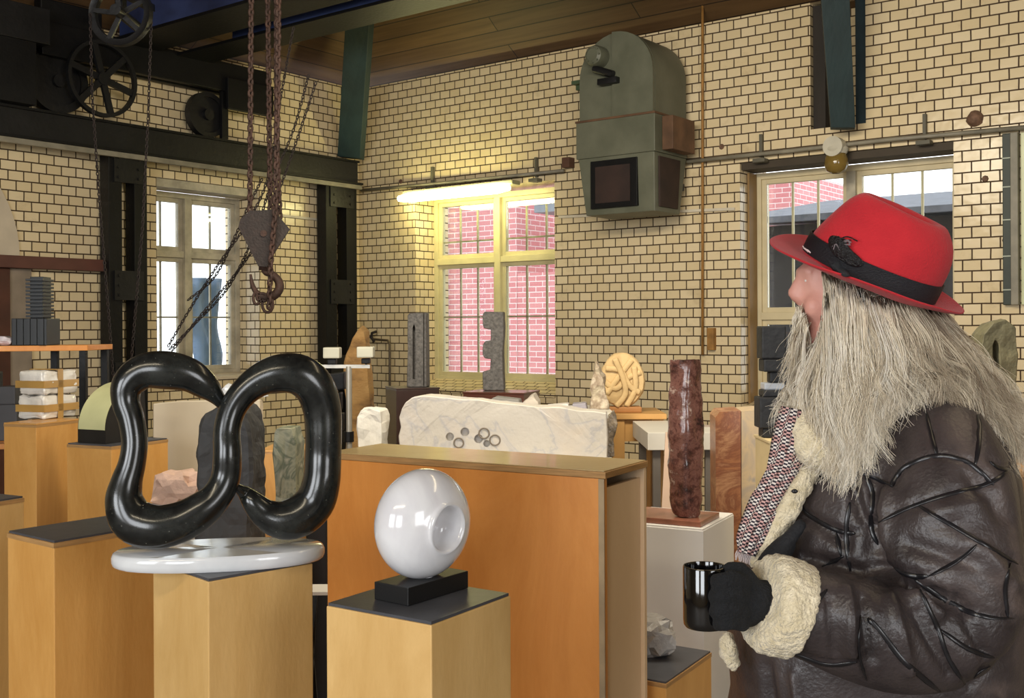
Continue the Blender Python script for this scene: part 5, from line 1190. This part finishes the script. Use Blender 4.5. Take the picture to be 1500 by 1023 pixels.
# folds in picture directions: (from, to, width m, depth m)
FOLDS = [((1277, 770), (1283, 835), .022, -.022), ((1283, 835), (1330, 862), .020, -.028), ((1316, 860), (1372, 905), .022, .016), ((1330, 862), (1420, 900), .02, -.014), ((1236, 868), (1246, 960), .018, .012), ((1212, 880), (1222, 960), .014, -.008),
         ((1262, 880), (1275, 970), .016, -.012), ((1300, 880), (1330, 985), .02, .012), ((1340, 900), (1390, 990), .02, -.010), ((1400, 880), (1440, 960), .02, -.010), ((1240, 700), (1262, 760), .02, -.012), ((1262, 690), (1280, 790), .016, .012),
         ((1300, 720), (1290, 800), .02, .010), ((1180, 760), (1240, 800), .02, -.008), ((1180, 820), (1260, 840), .02, -.012), ((1420, 700), (1470, 760), .03, -.010), ((1430, 800), (1480, 860), .03, .010), ((1120, 980), (1130, 1060), .02, -.01), ((1160, 990), (1175, 1080), .015, .01),
         ((1350, 760), (1440, 740), .03, .006), ((1330, 800), (1420, 830), .03, -.008)]
def seg_dist(px, py, a, b):
    ax, ay = a; bx, by = b; dx, dy = bx-ax, by-ay; l2 = dx*dx+dy*dy
    t_ = np.clip(((px-ax)*dx+(py-ay)*dy)/l2, 0, 1); return np.hypot(px-(ax+t_*dx), py-(ay+t_*dy)), t_
def post_j(co, no):
    Z = co[:, 1]; px = CX+co[:, 0]/Z*F; py = CY-(co[:, 2]-EYE)/Z*F
    near = no[:, 1] < .25       # folds on the side of the jacket the picture shows
    disp = np.zeros(len(co))
    for i in range(len(co)):
        v = Vector(co[i]); disp[i] = noise.fractal(v*6+Vector((3, 1, 7)), 1, 2.1, 2)*.007
    for a, b, w_, d_ in FOLDS:
        D, t_ = seg_dist(px, py, a, b); disp += near*1.5*d_*np.exp(-(D*1.9/F/(w_*.5))**2)*(1-.25*np.abs(2*t_-1))
    for s_ in SEAMPX:
        for a, b in zip(s_, s_[1:]):
            D, t_ = seg_dist(px, py, a, b); disp -= near*.0035*np.exp(-(D*1.9/F/.006)**2)
    return co+no*disp[:, None]
jacket = remeshed('jacket', bm, LEA, person, .0075, 7, post_j)
dgm = jacket.data; org = origin_of(jacket)
JT = BVHTree.FromPolygons([v.co+org for v in dgm.vertices], [tuple(p.vertices) for p in dgm.polygons])
def on_jacket(px, py, lift=.002, tree=None):
    r_ = ray(px, py).normalized(); hit = (tree or JT).ray_cast(CAM, r_)
    if hit[0] is None: return None
    n_ = hit[1]
    if n_.dot(r_) > 0: n_ = -n_
    return hit[0]+n_*lift
PIPE = mat('black_piping', (26, 25, 28), .3, var=.2, spec=.5)
for s_ in SEAMPX:
    q = [on_jacket(x, y, .0012) for x, y in catmull(s_, 9)]; q = [p for p in q if p is not None]
    if len(q) < 4: continue
    # keep the piping on one sheet of leather
    runs = [[q[0]]]
    for p in q[1:]:
        if (p-runs[-1][-1]).length < .035: runs[-1].append(p)
        else: runs.append([p])
    run = max(runs, key=len)
    if len(run) < 4: continue
    arr = np.array(run)
    for _ in range(2): arr[1:-1] = (arr[:-2]+arr[1:-1]*2+arr[2:])/4
    nrm = JT.find_nearest(Vector(arr[len(arr)//2]))[1]; m_ = len(arr); rr2 = [.0046*min(1, .3+.2*min(i, m_-1-i)) for i in range(m_)]
    bm = NB(); sweep(bm, [Vector(p) for p in arr], [r__*.42 for r__ in rr2], 8, flat=2.3, up=nrm); obj('piping', bm, PIPE, jacket, smooth=True)

# shearling: cuff, collar, front edge
SHR = mat('cream_shearling', (236, 222, 192), .95, rgb2=(206, 190, 154), scale=60, bump=.9, bscale=170, sheen=.3)
def shear(name, bm, vox=.005, amp=.005, par=None, fr=55):
    def post(co, no):
        for i in range(len(co)):
            v = Vector(co[i]); co[i] += no[i]*(abs(noise.noise(v*fr))*amp*1.6+noise.noise(v*fr*2.3)*amp*.5)
        return co
    return remeshed(name, bm, SHR, par or jacket, vox, 2, post)
bm = NB(); q = catmull([(*PZ(x, y, Z), r) for x, y, Z, r in [(1176, 898, 1.777, .068), (1168, 895, 1.777, .077), (1146, 889, 1.773, .080), (1124, 882, 1.768, .078), (1114, 879, 1.765, .066)]], 5); sweep(bm, [p[:3] for p in q], [p[3] for p in q], 40); shear('cuff', bm, amp=.0032, fr=70)
bm = NB(); tube(bm, [(1180, 608, 1.985, .022), (1180, 640, 1.97, .030), (1192, 655, 1.965, .036), (1212, 664, 1.96, .032), (1232, 660, 1.95, .024)], 14, 4); tube(bm, [(1170, 622, 2.02, .02), (1190, 600, 2.0, .03), (1230, 590, 1.98, .035), (1270, 600, 1.96, .03)], 14, 4); shear('collar', bm)
bm = NB(); tube(bm, [(1186, 690, 1.985, .018), (1168, 716, 1.975, .023), (1152, 745, 1.965, .024), (1136, 775, 1.96, .022), (1122, 800, 1.955, .018), (1108, 822, 1.955, .014)], 14, 4, flat=.8); shear('front_edge', bm)
bm = NB(); tube(bm, [(1066, 935, 1.99, .012), (1068, 955, 1.985, .016), (1074, 975, 1.985, .010)], 10, 4); shear('hem_edge', bm)
bm = NB(); tube(bm, [(1150, 800, 1.93, .020), (1130, 822, 1.92, .022), (1116, 842, 1.90, .018)], 12, 4); tube(bm, [(1172, 770, 1.93, .012), (1152, 795, 1.92, .014)], 10, 4); remeshed('dark_lining', bm, BLKCL, jacket, .006, 2)
bm = NB(); p = on_jacket(1164, 720, .012) or PZ(1164, 720, 1.94); pb = PZ(1164, 720, 1.935); ell(bm, pb, ((.006, 0, 0), (0, .003, 0), (0, 0, .004)), 10); obj('button', bm, PIPE, jacket, smooth=True)

# checked scarf with a fringe
def check_mat():
    m = bpy.data.materials.new('houndstooth_scarf'); m.use_nodes = True; nt = m.node_tree; N = nt.nodes; L = nt.links; b = N['Principled BSDF']; b.inputs['Roughness'].default_value = .95
    uv = N.new('ShaderNodeUVMap'); ck = N.new('ShaderNodeTexChecker'); ck.inputs['Scale'].default_value = 1; ck.inputs['Color1'].default_value = (*lin((214, 204, 196)), 1); ck.inputs['Color2'].default_value = (*lin((40, 34, 46)), 1)
    L.new(uv.outputs[0], ck.inputs['Vector'])
    ck2 = N.new('ShaderNodeTexChecker'); ck2.inputs['Scale'].default_value = .25; ck2.inputs['Color1'].default_value = (1, 1, 1, 1); ck2.inputs['Color2'].default_value = (.75, .42, .42, 1); L.new(uv.outputs[0], ck2.inputs['Vector'])
    mx = N.new('ShaderNodeMix'); mx.data_type = 'RGBA'; mx.blend_type = 'MULTIPLY'; mx.inputs['Factor'].default_value = .8
    L.new(ck.outputs['Color'], mx.inputs['A']); L.new(ck2.outputs['Color'], mx.inputs['B']); L.new(mx.outputs['Result'], b.inputs['Base Color']); return m
cl = catmull([(1166, 600, 26, 2.0), (1158, 640, 28, 1.99), (1150, 680, 28, 1.985), (1133, 715, 28, 1.975), (1118, 750, 28, 1.97), (1102, 788, 24, 1.965), (1094, 812, 18, 1.965)], 8)
bm = NB(); ul = bm.loops.layers.uv.new('UVMap'); rows = []; acc = 0; prevp = None
for i, (x, y, w_, Z) in enumerate(cl):
    row = []
    for j in range(15):
        u = j/14-.5; an = u*2.6
        row.append(bm.verts.new(PZ(x+u*w_*1.6+ (abs(u)*0), y+u*9, Z-.030*math.cos(an)+.004*math.sin(j*1.7+i*.25))))
    if prevp is not None: acc += (Vector((x, y))-prevp).length
    prevp = Vector((x, y)); rows.append((row, acc))
for (A, a0_), (B, b0_) in zip(rows, rows[1:]):
    for j in range(14):
        f = bm.faces.new([A[j], A[j+1], B[j+1], B[j]])
        for l_, (uu, vv) in zip(f.loops, ((j, a0_), (j+1, a0_), (j+1, b0_), (j, b0_))): l_[ul].uv = (uu*1.15, vv/2.7)
o = obj('scarf', bm, check_mat(), person, smooth=True); so = o.modifiers.new('t', 'SOLIDIFY'); so.thickness = .005; so.offset = -1; evaluated(o)
scarf = o
for k_ in range(13):
    x = 1079+k_*2.3; bm = NB(); q = catmull([(x+2, 806+k_*.9), (x-1, 812+k_*.9), (x-2+random.Random(k_).uniform(-2, 2), 820+k_*.8)], 4); sweep(bm, [PZ(a, b, 1.95) for a, b in q], .0013, 5); obj('fringe', bm, mat('fringe_wool', (200, 186, 184), .9), scarf)

# gloved hand round the mug
KNIT = mat('black_knit', (16, 17, 20), .95, var=.3, scale=90, bump=.8, bscale=220)
ZG = 1.745
bm = NB()
ell(bm, PZ(1092, 880, ZG+.012), ((.034, .0, .0), (0, .026, 0), (-.004, 0, .043)), 20)
tube(bm, [(1130, 880, ZG+.02, .032), (1108, 880, ZG+.015, .034)], 16, 3)
for i, (y0, y1, r_, ln) in enumerate(((848, 851, .0125, 0), (869, 873, .0132, -2), (891, 895, .013, -1), (911, 914, .0115, 3))):
    tube(bm, [(1088, y0+4, ZG-.008, r_*1.1), (1072, y0, ZG-.026, r_*1.08), (1058+ln, y1, ZG-.032, r_), (1050+ln, y1+1, ZG-.018, r_*.95), (1054+ln, y1+2, ZG-.002, r_*.85)], 12, 4)
tube(bm, [(1100, 855, ZG+.005, .015), (1086, 838, ZG+.008, .0145), (1072, 834, ZG+.012, .0125), (1064, 838, ZG+.02, .011)], 12, 4)
def post_k(co, no):
    for i in range(len(co)): co[i] += no[i]*noise.noise(Vector(co[i])*90)*.0012
    return co
remeshed('glove', bm, KNIT, person, .0038, 2, post_k)
bm = NB()   # the far hand, palm and fingers steadying the mug from behind
ell(bm, PZ(1090, 890, 1.88), ((.035, 0, 0), (0, .022, 0), (0, 0, .04)), 16); tube(bm, [(1110, 890, 1.96, .03), (1096, 890, 1.9, .03)], 14, 3)
for i in range(4): tube(bm, [(1080, 862+i*17, 1.865, .012), (1062, 862+i*17, 1.83, .012), (1050, 863+i*17, 1.812, .011)], 10, 4)
tube(bm, [(1085, 856, 1.87, .014), (1074, 846, 1.84, .012)], 10, 3)
remeshed('glove', bm, KNIT, person, .0045, 2, post_k)
MUGM = mat('black_glazed_ceramic', (10, 9, 10), .07, var=.1, coat=.6)
ZU = 1.775; mc_ = PZ(1033, 918, ZU); rm = .0355; mh_ = (918-829)*ZU/F
t = thing('mug', 'glossy black mug held in the gloved hand', 'mug', mc_)
bm = NB(); lathe(bm, [(0, 0), (rm*.9, 0), (rm*.98, .004), (rm, .012), (rm, mh_-.002), (rm-.001, mh_), (rm-.003, mh_), (rm-.004, mh_-.003), (rm-.004, .008), (0, .006)], mc_, (0, 0, 1), 48); obj('cup', bm, MUGM, t, smooth=True, auto=50)
bm = NB(); q = catmull([(rm-.002, .080), (rm+.016, .082), (rm+.026, .066), (rm+.026, .040), (rm+.016, .022), (rm-.002, .020)], 5); hd_ = Vector((.97, -.1, 0)).normalized()
sweep(bm, [mc_+hd_*a+Vector((0, 0, b)) for a, b in q], .0048, 10, flat=1.3); obj('handle', bm, MUGM, t, smooth=True)

# ---- the red fedora
ZF = 2.06; kf = ZF/F
uu = Vector((.94, .10, -.34)).normalized(); ww = Vector((.08, -.93, -.36)); ww = (ww-uu*ww.dot(uu)).normalized(); nn = uu.cross(ww); nn = nn if nn.z > 0 else -nn
HCn = PZ(1266, 406, ZF)
FELT = mat('red_felt', (188, 28, 38), .9, rgb2=(176, 22, 34), scale=20, bump=.3, bscale=260, sheen=.12)
def HP(u, v, n): return HCn+uu*(u*kf)+ww*(v*kf)+nn*(n*kf)
hat = thing('x', None, None, (0, 0, 0)); bpy.data.objects.remove(hat, do_unlink=True)
seg = 72; bm = NB(); rings = []
def ring(ru0, ru1, rv, nf, ex=2.0, pinch=0.0, vc=0.0):
    out = []
    for k_ in range(seg):
        an = 2*math.pi*k_/seg; c_, s_ = math.cos(an), math.sin(an); r_ = (abs(c_)**ex+abs(s_)**ex)**(-1/ex)
        c_ *= r_; s_ *= r_; u = (ru0+ru1)/2+c_*(ru1-ru0)/2; v = s_*rv
        if pinch: v *= 1-pinch*max(0, -c_)**1.5
        out.append(bm.verts.new(HP(u, v, nf(u, v) if callable(nf) else nf)))
    rings.append(out)
def brim_n(u, v): return 4+ (v/118)**2*9*(1 if v > -999 else 0) - 7*max(0, -u/140)**2 + 6*max(0, u/140)**2
ring(-90, 96, 78, -3); ring(-96, 103, 84, -1.5)
for f_ in (.15, .4, .7, .93): ring(-96-(50)*f_, 103+(44)*f_, 84+(40)*f_, lambda u, v: brim_n(u, v)*f_-3)
ring(-148.5, 149.5, 126.5, lambda u, v: brim_n(u, v)-1); ring(-148, 149, 126, lambda u, v: brim_n(u, v)+2)
for f_ in (.93, .7, .4, .15): ring(-96-(50)*f_, 103+(44)*f_, 84+(40)*f_, lambda u, v: brim_n(u, v)*f_+1.2)
ring(-97, 104, 85, 3); ring(-96, 104, 84, 8); ring(-96, 105, 83, 22); ring(-95, 106, 82, 34, pinch=.04); ring(-88, 106, 80, 55, pinch=.14); ring(-81, 102, 76, 74, pinch=.24); ring(-74, 93, 69, 91, pinch=.30); ring(-66, 80, 60, 104, pinch=.32)
ring(-54, 74, 50, lambda u, v: 112-.04*u, pinch=.3); ring(-48, 62, 42, lambda u, v: 112-.04*u, pinch=.3); ring(-40, 54, 31, lambda u, v: 104-4*(u < 0), pinch=.25); ring(-33, 46, 20, lambda u, v: 92-.06*abs(u), pinch=.2); ring(-26, 40, 9, lambda u, v: 84); ring(-20, 34, 2, lambda u, v: 81)
for A, B in zip(rings, rings[1:]):
    for i in range(seg): bm.faces.new([A[i], A[(i+1) % seg], B[(i+1) % seg], B[i]])
bm.faces.new(rings[-1]); bm.faces.new(rings[0][::-1])
for v in bm.verts: v.co += nn*noise.noise(v.co*14)*.002
hat = obj('hat', bm, FELT, person, smooth=True)
sb = hat.modifiers.new('s', 'SUBSURF'); sb.levels = 1; sb.render_levels = 1
BAND = mat('black_ribbon', (20, 21, 26), .55, var=.25, scale=3, bump=.5, bscale=180, stretch=(1, 1, 6))
rings = []; bm = NB()
for n_, g in ((5, 2.0), (5, 3.5), (18, 3.6), (33, 3.2), (33, 1.2)):
    ring(-96-g, 105+g, 83.5+g, lambda u, v: n_+ (0 if n_ < 10 else 0), pinch=.02 if n_ > 20 else 0)
for A, B in zip(rings, rings[1:]):
    for i in range(seg): bm.faces.new([A[i], A[(i+1) % seg], B[(i+1) % seg], B[i]])
obj('hat_band', bm, BAND, hat, smooth=True, auto=60)
# bow, feather and white tuft, on the near side towards the front
def HQ(px, py, Z): return PZ(px, py, Z)
HT = BVHTree.FromPolygons([v.co+origin_of(hat) for v in hat.data.vertices], [tuple(p.vertices) for p in hat.data.polygons])
def on_hat(px, py, lift): return on_jacket(px, py, lift, HT) or PZ(px, py, ZF-.1)
bm = NB(); q = [on_hat(x, y, .007) for x, y in catmull([(1218, 352), (1232, 366), (1248, 380), (1264, 388)], 5)]; sweep(bm, q, [.006, .010, .013, .015, .016, .016, .015, .014, .013, .012, .012, .011, .010, .008, .006, .004][:len(q)], 12, flat=.4, up=(0, 0, 1)); obj('feather', bm, mat('black_feather', (18, 15, 16), .5, bump=.8, bscale=200), hat, smooth=True)
for k_ in range(16):
    rnd = random.Random(k_+5); bm = NB(); x0, y0 = 1224+rnd.uniform(-3, 12), 356+rnd.uniform(-4, 12); q = [on_hat(x0, y0, .010), on_hat(x0+rnd.uniform(2, 12), y0-rnd.uniform(0, 8), .014), on_hat(x0+rnd.uniform(8, 22), y0-rnd.uniform(-4, 6), .012)]
    q = [Vector(p) for p in catmull([tuple(p) for p in q], 4)]; sweep(bm, q, .0012, 4); obj('feather_barb', bm, MATS['black_feather'] if k_ % 3 else mat('grey_feather', (120, 108, 110), .7), hat)
bm = NB(); q = [on_hat(x, y, .006) for x, y in ((1226, 386), (1232, 396), (1240, 404))]; sweep(bm, q, [.014, .012, .007], 10, flat=.4, up=(1, 0, 0)); obj('ribbon_knot', bm, BAND, hat, smooth=True)
bm = NB()
for k_ in range(7): p0 = on_hat(1190, 372, .004); p1 = on_hat(1178+k_*1.5, 362+k_*1.4, .006); sweep(bm, [p0, (p0+p1)/2+nn*.002, p1], .0011, 4)
obj('white_tuft', bm, mat('white_down', (236, 214, 210), .8), hat)

# ---- hair and beard: solid locks under a coat of separate strands
def hair_mat():
    m = bpy.data.materials.new('grey_white_hair'); m.use_nodes = True; nt = m.node_tree; N = nt.nodes; L = nt.links; b = N['Principled BSDF']; b.inputs['Roughness'].default_value = .5; b.inputs['Specular IOR Level'].default_value = .4
    at = N.new('ShaderNodeAttribute'); at.attribute_name = 'tone'; r = N.new('ShaderNodeValToRGB'); e_ = r.color_ramp.elements
    e_[0].position = 0; e_[0].color = (*lin((132, 114, 94)), 1); e_[1].position = 1; e_[1].color = (*lin((246, 238, 222)), 1); k_ = e_.new(.35); k_.color = (*lin((190, 174, 150)), 1); k_ = e_.new(.65); k_.color = (*lin((228, 214, 188)), 1)
    L.new(at.outputs['Fac'], r.inputs[0]); L.new(r.outputs[0], b.inputs['Base Color']); return m
HAIR = hair_mat(); HBASE = mat('hair_base', (188, 172, 148), .7, var=.25, scale=20, bump=.9, bscale=60, stretch=(1, 1, .3))
rg = np.random.RandomState(7)
def strands(name, groups, parent, n_total, rad=.0007, per=16):
    K = 16; s_ = np.linspace(0, 1, K); VV = []; TT = []
    for (roots, mids, ends, wgt, zt, wav, tone0) in groups:
        R_ = np.array(catmull(roots, 12)); M_ = np.array(catmull(mids, 12)); E_ = np.array(catmull(ends, 12))
        nc = max(4, int(n_total*wgt/per))
        for c_ in range(nc):
            tc = rg.rand(); lay = rg.rand()**.7; ph = rg.rand()*6.28; am = wav*(.5+rg.rand()); fq = .9+rg.rand()*1.3; tone = tone0+rg.randn()*.17
            ce = rg.randn(2)*10; cm = rg.randn(2)*6; ln = .70+.36*rg.rand(); spread = .022+.03*rg.rand(); curl = rg.randn()*9
            for k_ in range(per):
                t_ = min(1, max(0, tc+rg.randn()*spread)); tt = tc+(t_-tc)*.55
                g = lambda A, t__: np.array([np.interp(t__*(len(A)-1), np.arange(len(A)), A[:, c__]) for c__ in range(3)])
                a, m_, e_ = g(R_, t_), g(M_, t_), g(E_, tt)
                a[:2] += rg.randn(2)*2; m_[:2] += cm+rg.randn(2)*2; e_[:2] += ce+rg.randn(2)*3.5
                if rg.rand() < .12: e_[:2] += rg.randn(2)*14; m_[:2] += rg.randn(2)*7
                e_[:2] = m_[:2]+(e_[:2]-m_[:2])*(ln+rg.randn()*.05)
                dz_ = rg.randn()*.004
                a[2] += (lay-.5)*zt; m_[2] += (lay-.6)*zt+dz_; e_[2] += (lay-.5)*zt*1.1+dz_
                P = np.outer((1-s_)**2, a)+np.outer(2*s_*(1-s_), m_)+np.outer(s_*s_, e_)
                T_ = np.outer(1-s_, m_-a)+np.outer(s_, e_-m_); l_ = np.hypot(T_[:, 0], T_[:, 1])+1e-6
                w_ = am*np.sin(ph+s_*fq*6.28+rg.randn()*.25)*s_**.8+curl*s_**3
                x = P[:, 0]-T_[:, 1]/l_*w_; y = P[:, 1]+T_[:, 0]/l_*w_; Z = P[:, 2]+.004*np.sin(ph*2+s_*fq*5)
                dx, dy = x-CX, y-CY; u = (dx*cr-dy*sr)/F*Z; v = EYE-(dx*sr+dy*cr)/F*Z
                C3 = np.stack([u, Z, v], 1); rr3 = (rad*(1-.75*s_**2))[:, None]
                VV.append(np.stack([C3+rr3*np.array([math.cos(q*2.094+ph), .6*math.sin(q*2.094+ph), .8*math.sin(q*2.094+ph)]) for q in range(3)], 1).reshape(-1, 3))
                TT.append(np.full(K*3, np.clip(tone+rg.randn()*.10, 0, 1)))
    V = np.concatenate(VV); T = np.concatenate(TT); n = len(VV)
    j, q = np.meshgrid(np.arange(K-1), np.arange(3), indexing='ij'); f = np.stack([j*3+q, j*3+(q+1) % 3, (j+1)*3+(q+1) % 3, (j+1)*3+q], -1).reshape(-1, 4)
    Fa = (f[None]+(np.arange(n)*K*3)[:, None, None]).reshape(-1, 4)
    o = obj(name, (V.tolist(), Fa.tolist()), HAIR, parent); at = o.data.attributes.new('tone', 'FLOAT', 'POINT'); at.data.foreach_set('value', T)
    o.data.polygons.foreach_set('use_smooth', [True]*len(o.data.polygons))
    return o
bm = NB()
tube(bm, [(1208, 505, 2.09, .026), (1208, 540, 2.07, .048), (1206, 580, 2.05, .060), (1214, 630, 2.03, .052), (1232, 668, 2.0, .030)], 18, 5)
tube(bm, [(1246, 476, 2.06, .036), (1250, 540, 2.02, .055), (1250, 600, 1.99, .048), (1252, 650, 1.97, .03)], 18, 5)
beard = remeshed('beard', bm, HBASE, person, .008, 4, lambda co, no: co+no*np.array([[noise.noise(Vector((c[0]*30, c[1]*30, c[2]*8)))*.006] for c in co]))
bm = NB()
tube(bm, [(1262, 440, 2.10, .085), (1300, 470, 2.10, .085), (1318, 520, 2.08, .085), (1340, 560, 2.07, .060)], 20, 5)
tube(bm, [(1285, 480, 2.03, .05), (1290, 540, 1.99, .05), (1285, 590, 1.96, .03)], 16, 5)
tube(bm, [(1345, 480, 2.10, .06), (1395, 530, 2.08, .055), (1440, 580, 2.07, .045), (1480, 630, 2.06, .03)], 16, 5)
hairb = remeshed('hair', bm, HBASE, person, .008, 4, lambda co, no: co+no*np.array([[noise.noise(Vector((c[0]*12, c[1]*30, c[2]*20)))*.006] for c in co]))
strands('beard_strands', [
    ([(1188, 512, 2.06), (1202, 494, 2.035), (1211, 462, 2.02), (1214, 428, 2.02), (1240, 425, 2.0), (1266, 445, 1.985)], [(1166, 566, 2.04), (1190, 575, 1.98), (1212, 575, 1.96), (1245, 575, 1.955), (1278, 565, 1.95)], [(1150, 612, 2.03), (1190, 670, 1.97), (1240, 700, 1.93), (1282, 668, 1.925)], .72, .05, 10, .82),
    ([(1170, 450, 2.085), (1176, 460, 2.06), (1182, 478, 2.05)], [(1166, 478, 2.08), (1170, 500, 2.06), (1178, 520, 2.05)], [(1172, 508, 2.08), (1164, 560, 2.05), (1168, 600, 2.03)], .10, .03, 4, .8),
    ([(1200, 560, 2.0), (1235, 600, 1.96), (1270, 590, 1.95)], [(1195, 610, 1.98), (1230, 650, 1.94), (1272, 640, 1.935)], [(1178, 640, 1.985), (1225, 705, 1.93), (1280, 690, 1.925)], .15, .04, 7, .75),
    ([(1206, 398, 2.03), (1212, 402, 2.02), (1222, 408, 2.01)], [(1212, 450, 2.01), (1220, 470, 2.0), (1230, 480, 2.0)], [(1215, 520, 2.0), (1225, 540, 1.985), (1235, 560, 1.97)], .05, .02, 4, .45)], beard, 6500)
strands('hair_strands', [
    ([(1210, 400, 2.03), (1235, 412, 2.005), (1272, 432, 1.995), (1308, 448, 1.99)], [(1230, 530, 1.98), (1265, 545, 1.955), (1300, 550, 1.945), (1330, 545, 1.95)], [(1245, 630, 1.95), (1270, 640, 1.935), (1300, 615, 1.93), (1345, 590, 1.94)], .34, .045, 11, .70),
    ([(1290, 436, 2.0), (1330, 444, 2.005), (1360, 455, 2.02), (1382, 464, 2.06)], [(1325, 535, 1.96), (1375, 535, 1.97), (1410, 525, 2.0), (1425, 510, 2.04)], [(1360, 580, 1.945), (1420, 610, 1.955), (1470, 640, 1.98), (1500, 610, 2.02)], .42, .05, 12, .36),
    ([(1350, 500, 2.02), (1385, 505, 2.04), (1400, 490, 2.07)], [(1410, 570, 1.98), (1440, 560, 2.0), (1450, 535, 2.04)], [(1462, 660, 1.985), (1505, 690, 2.0), (1520, 640, 2.03)], .24, .05, 13, .52)], hairb, 9000)
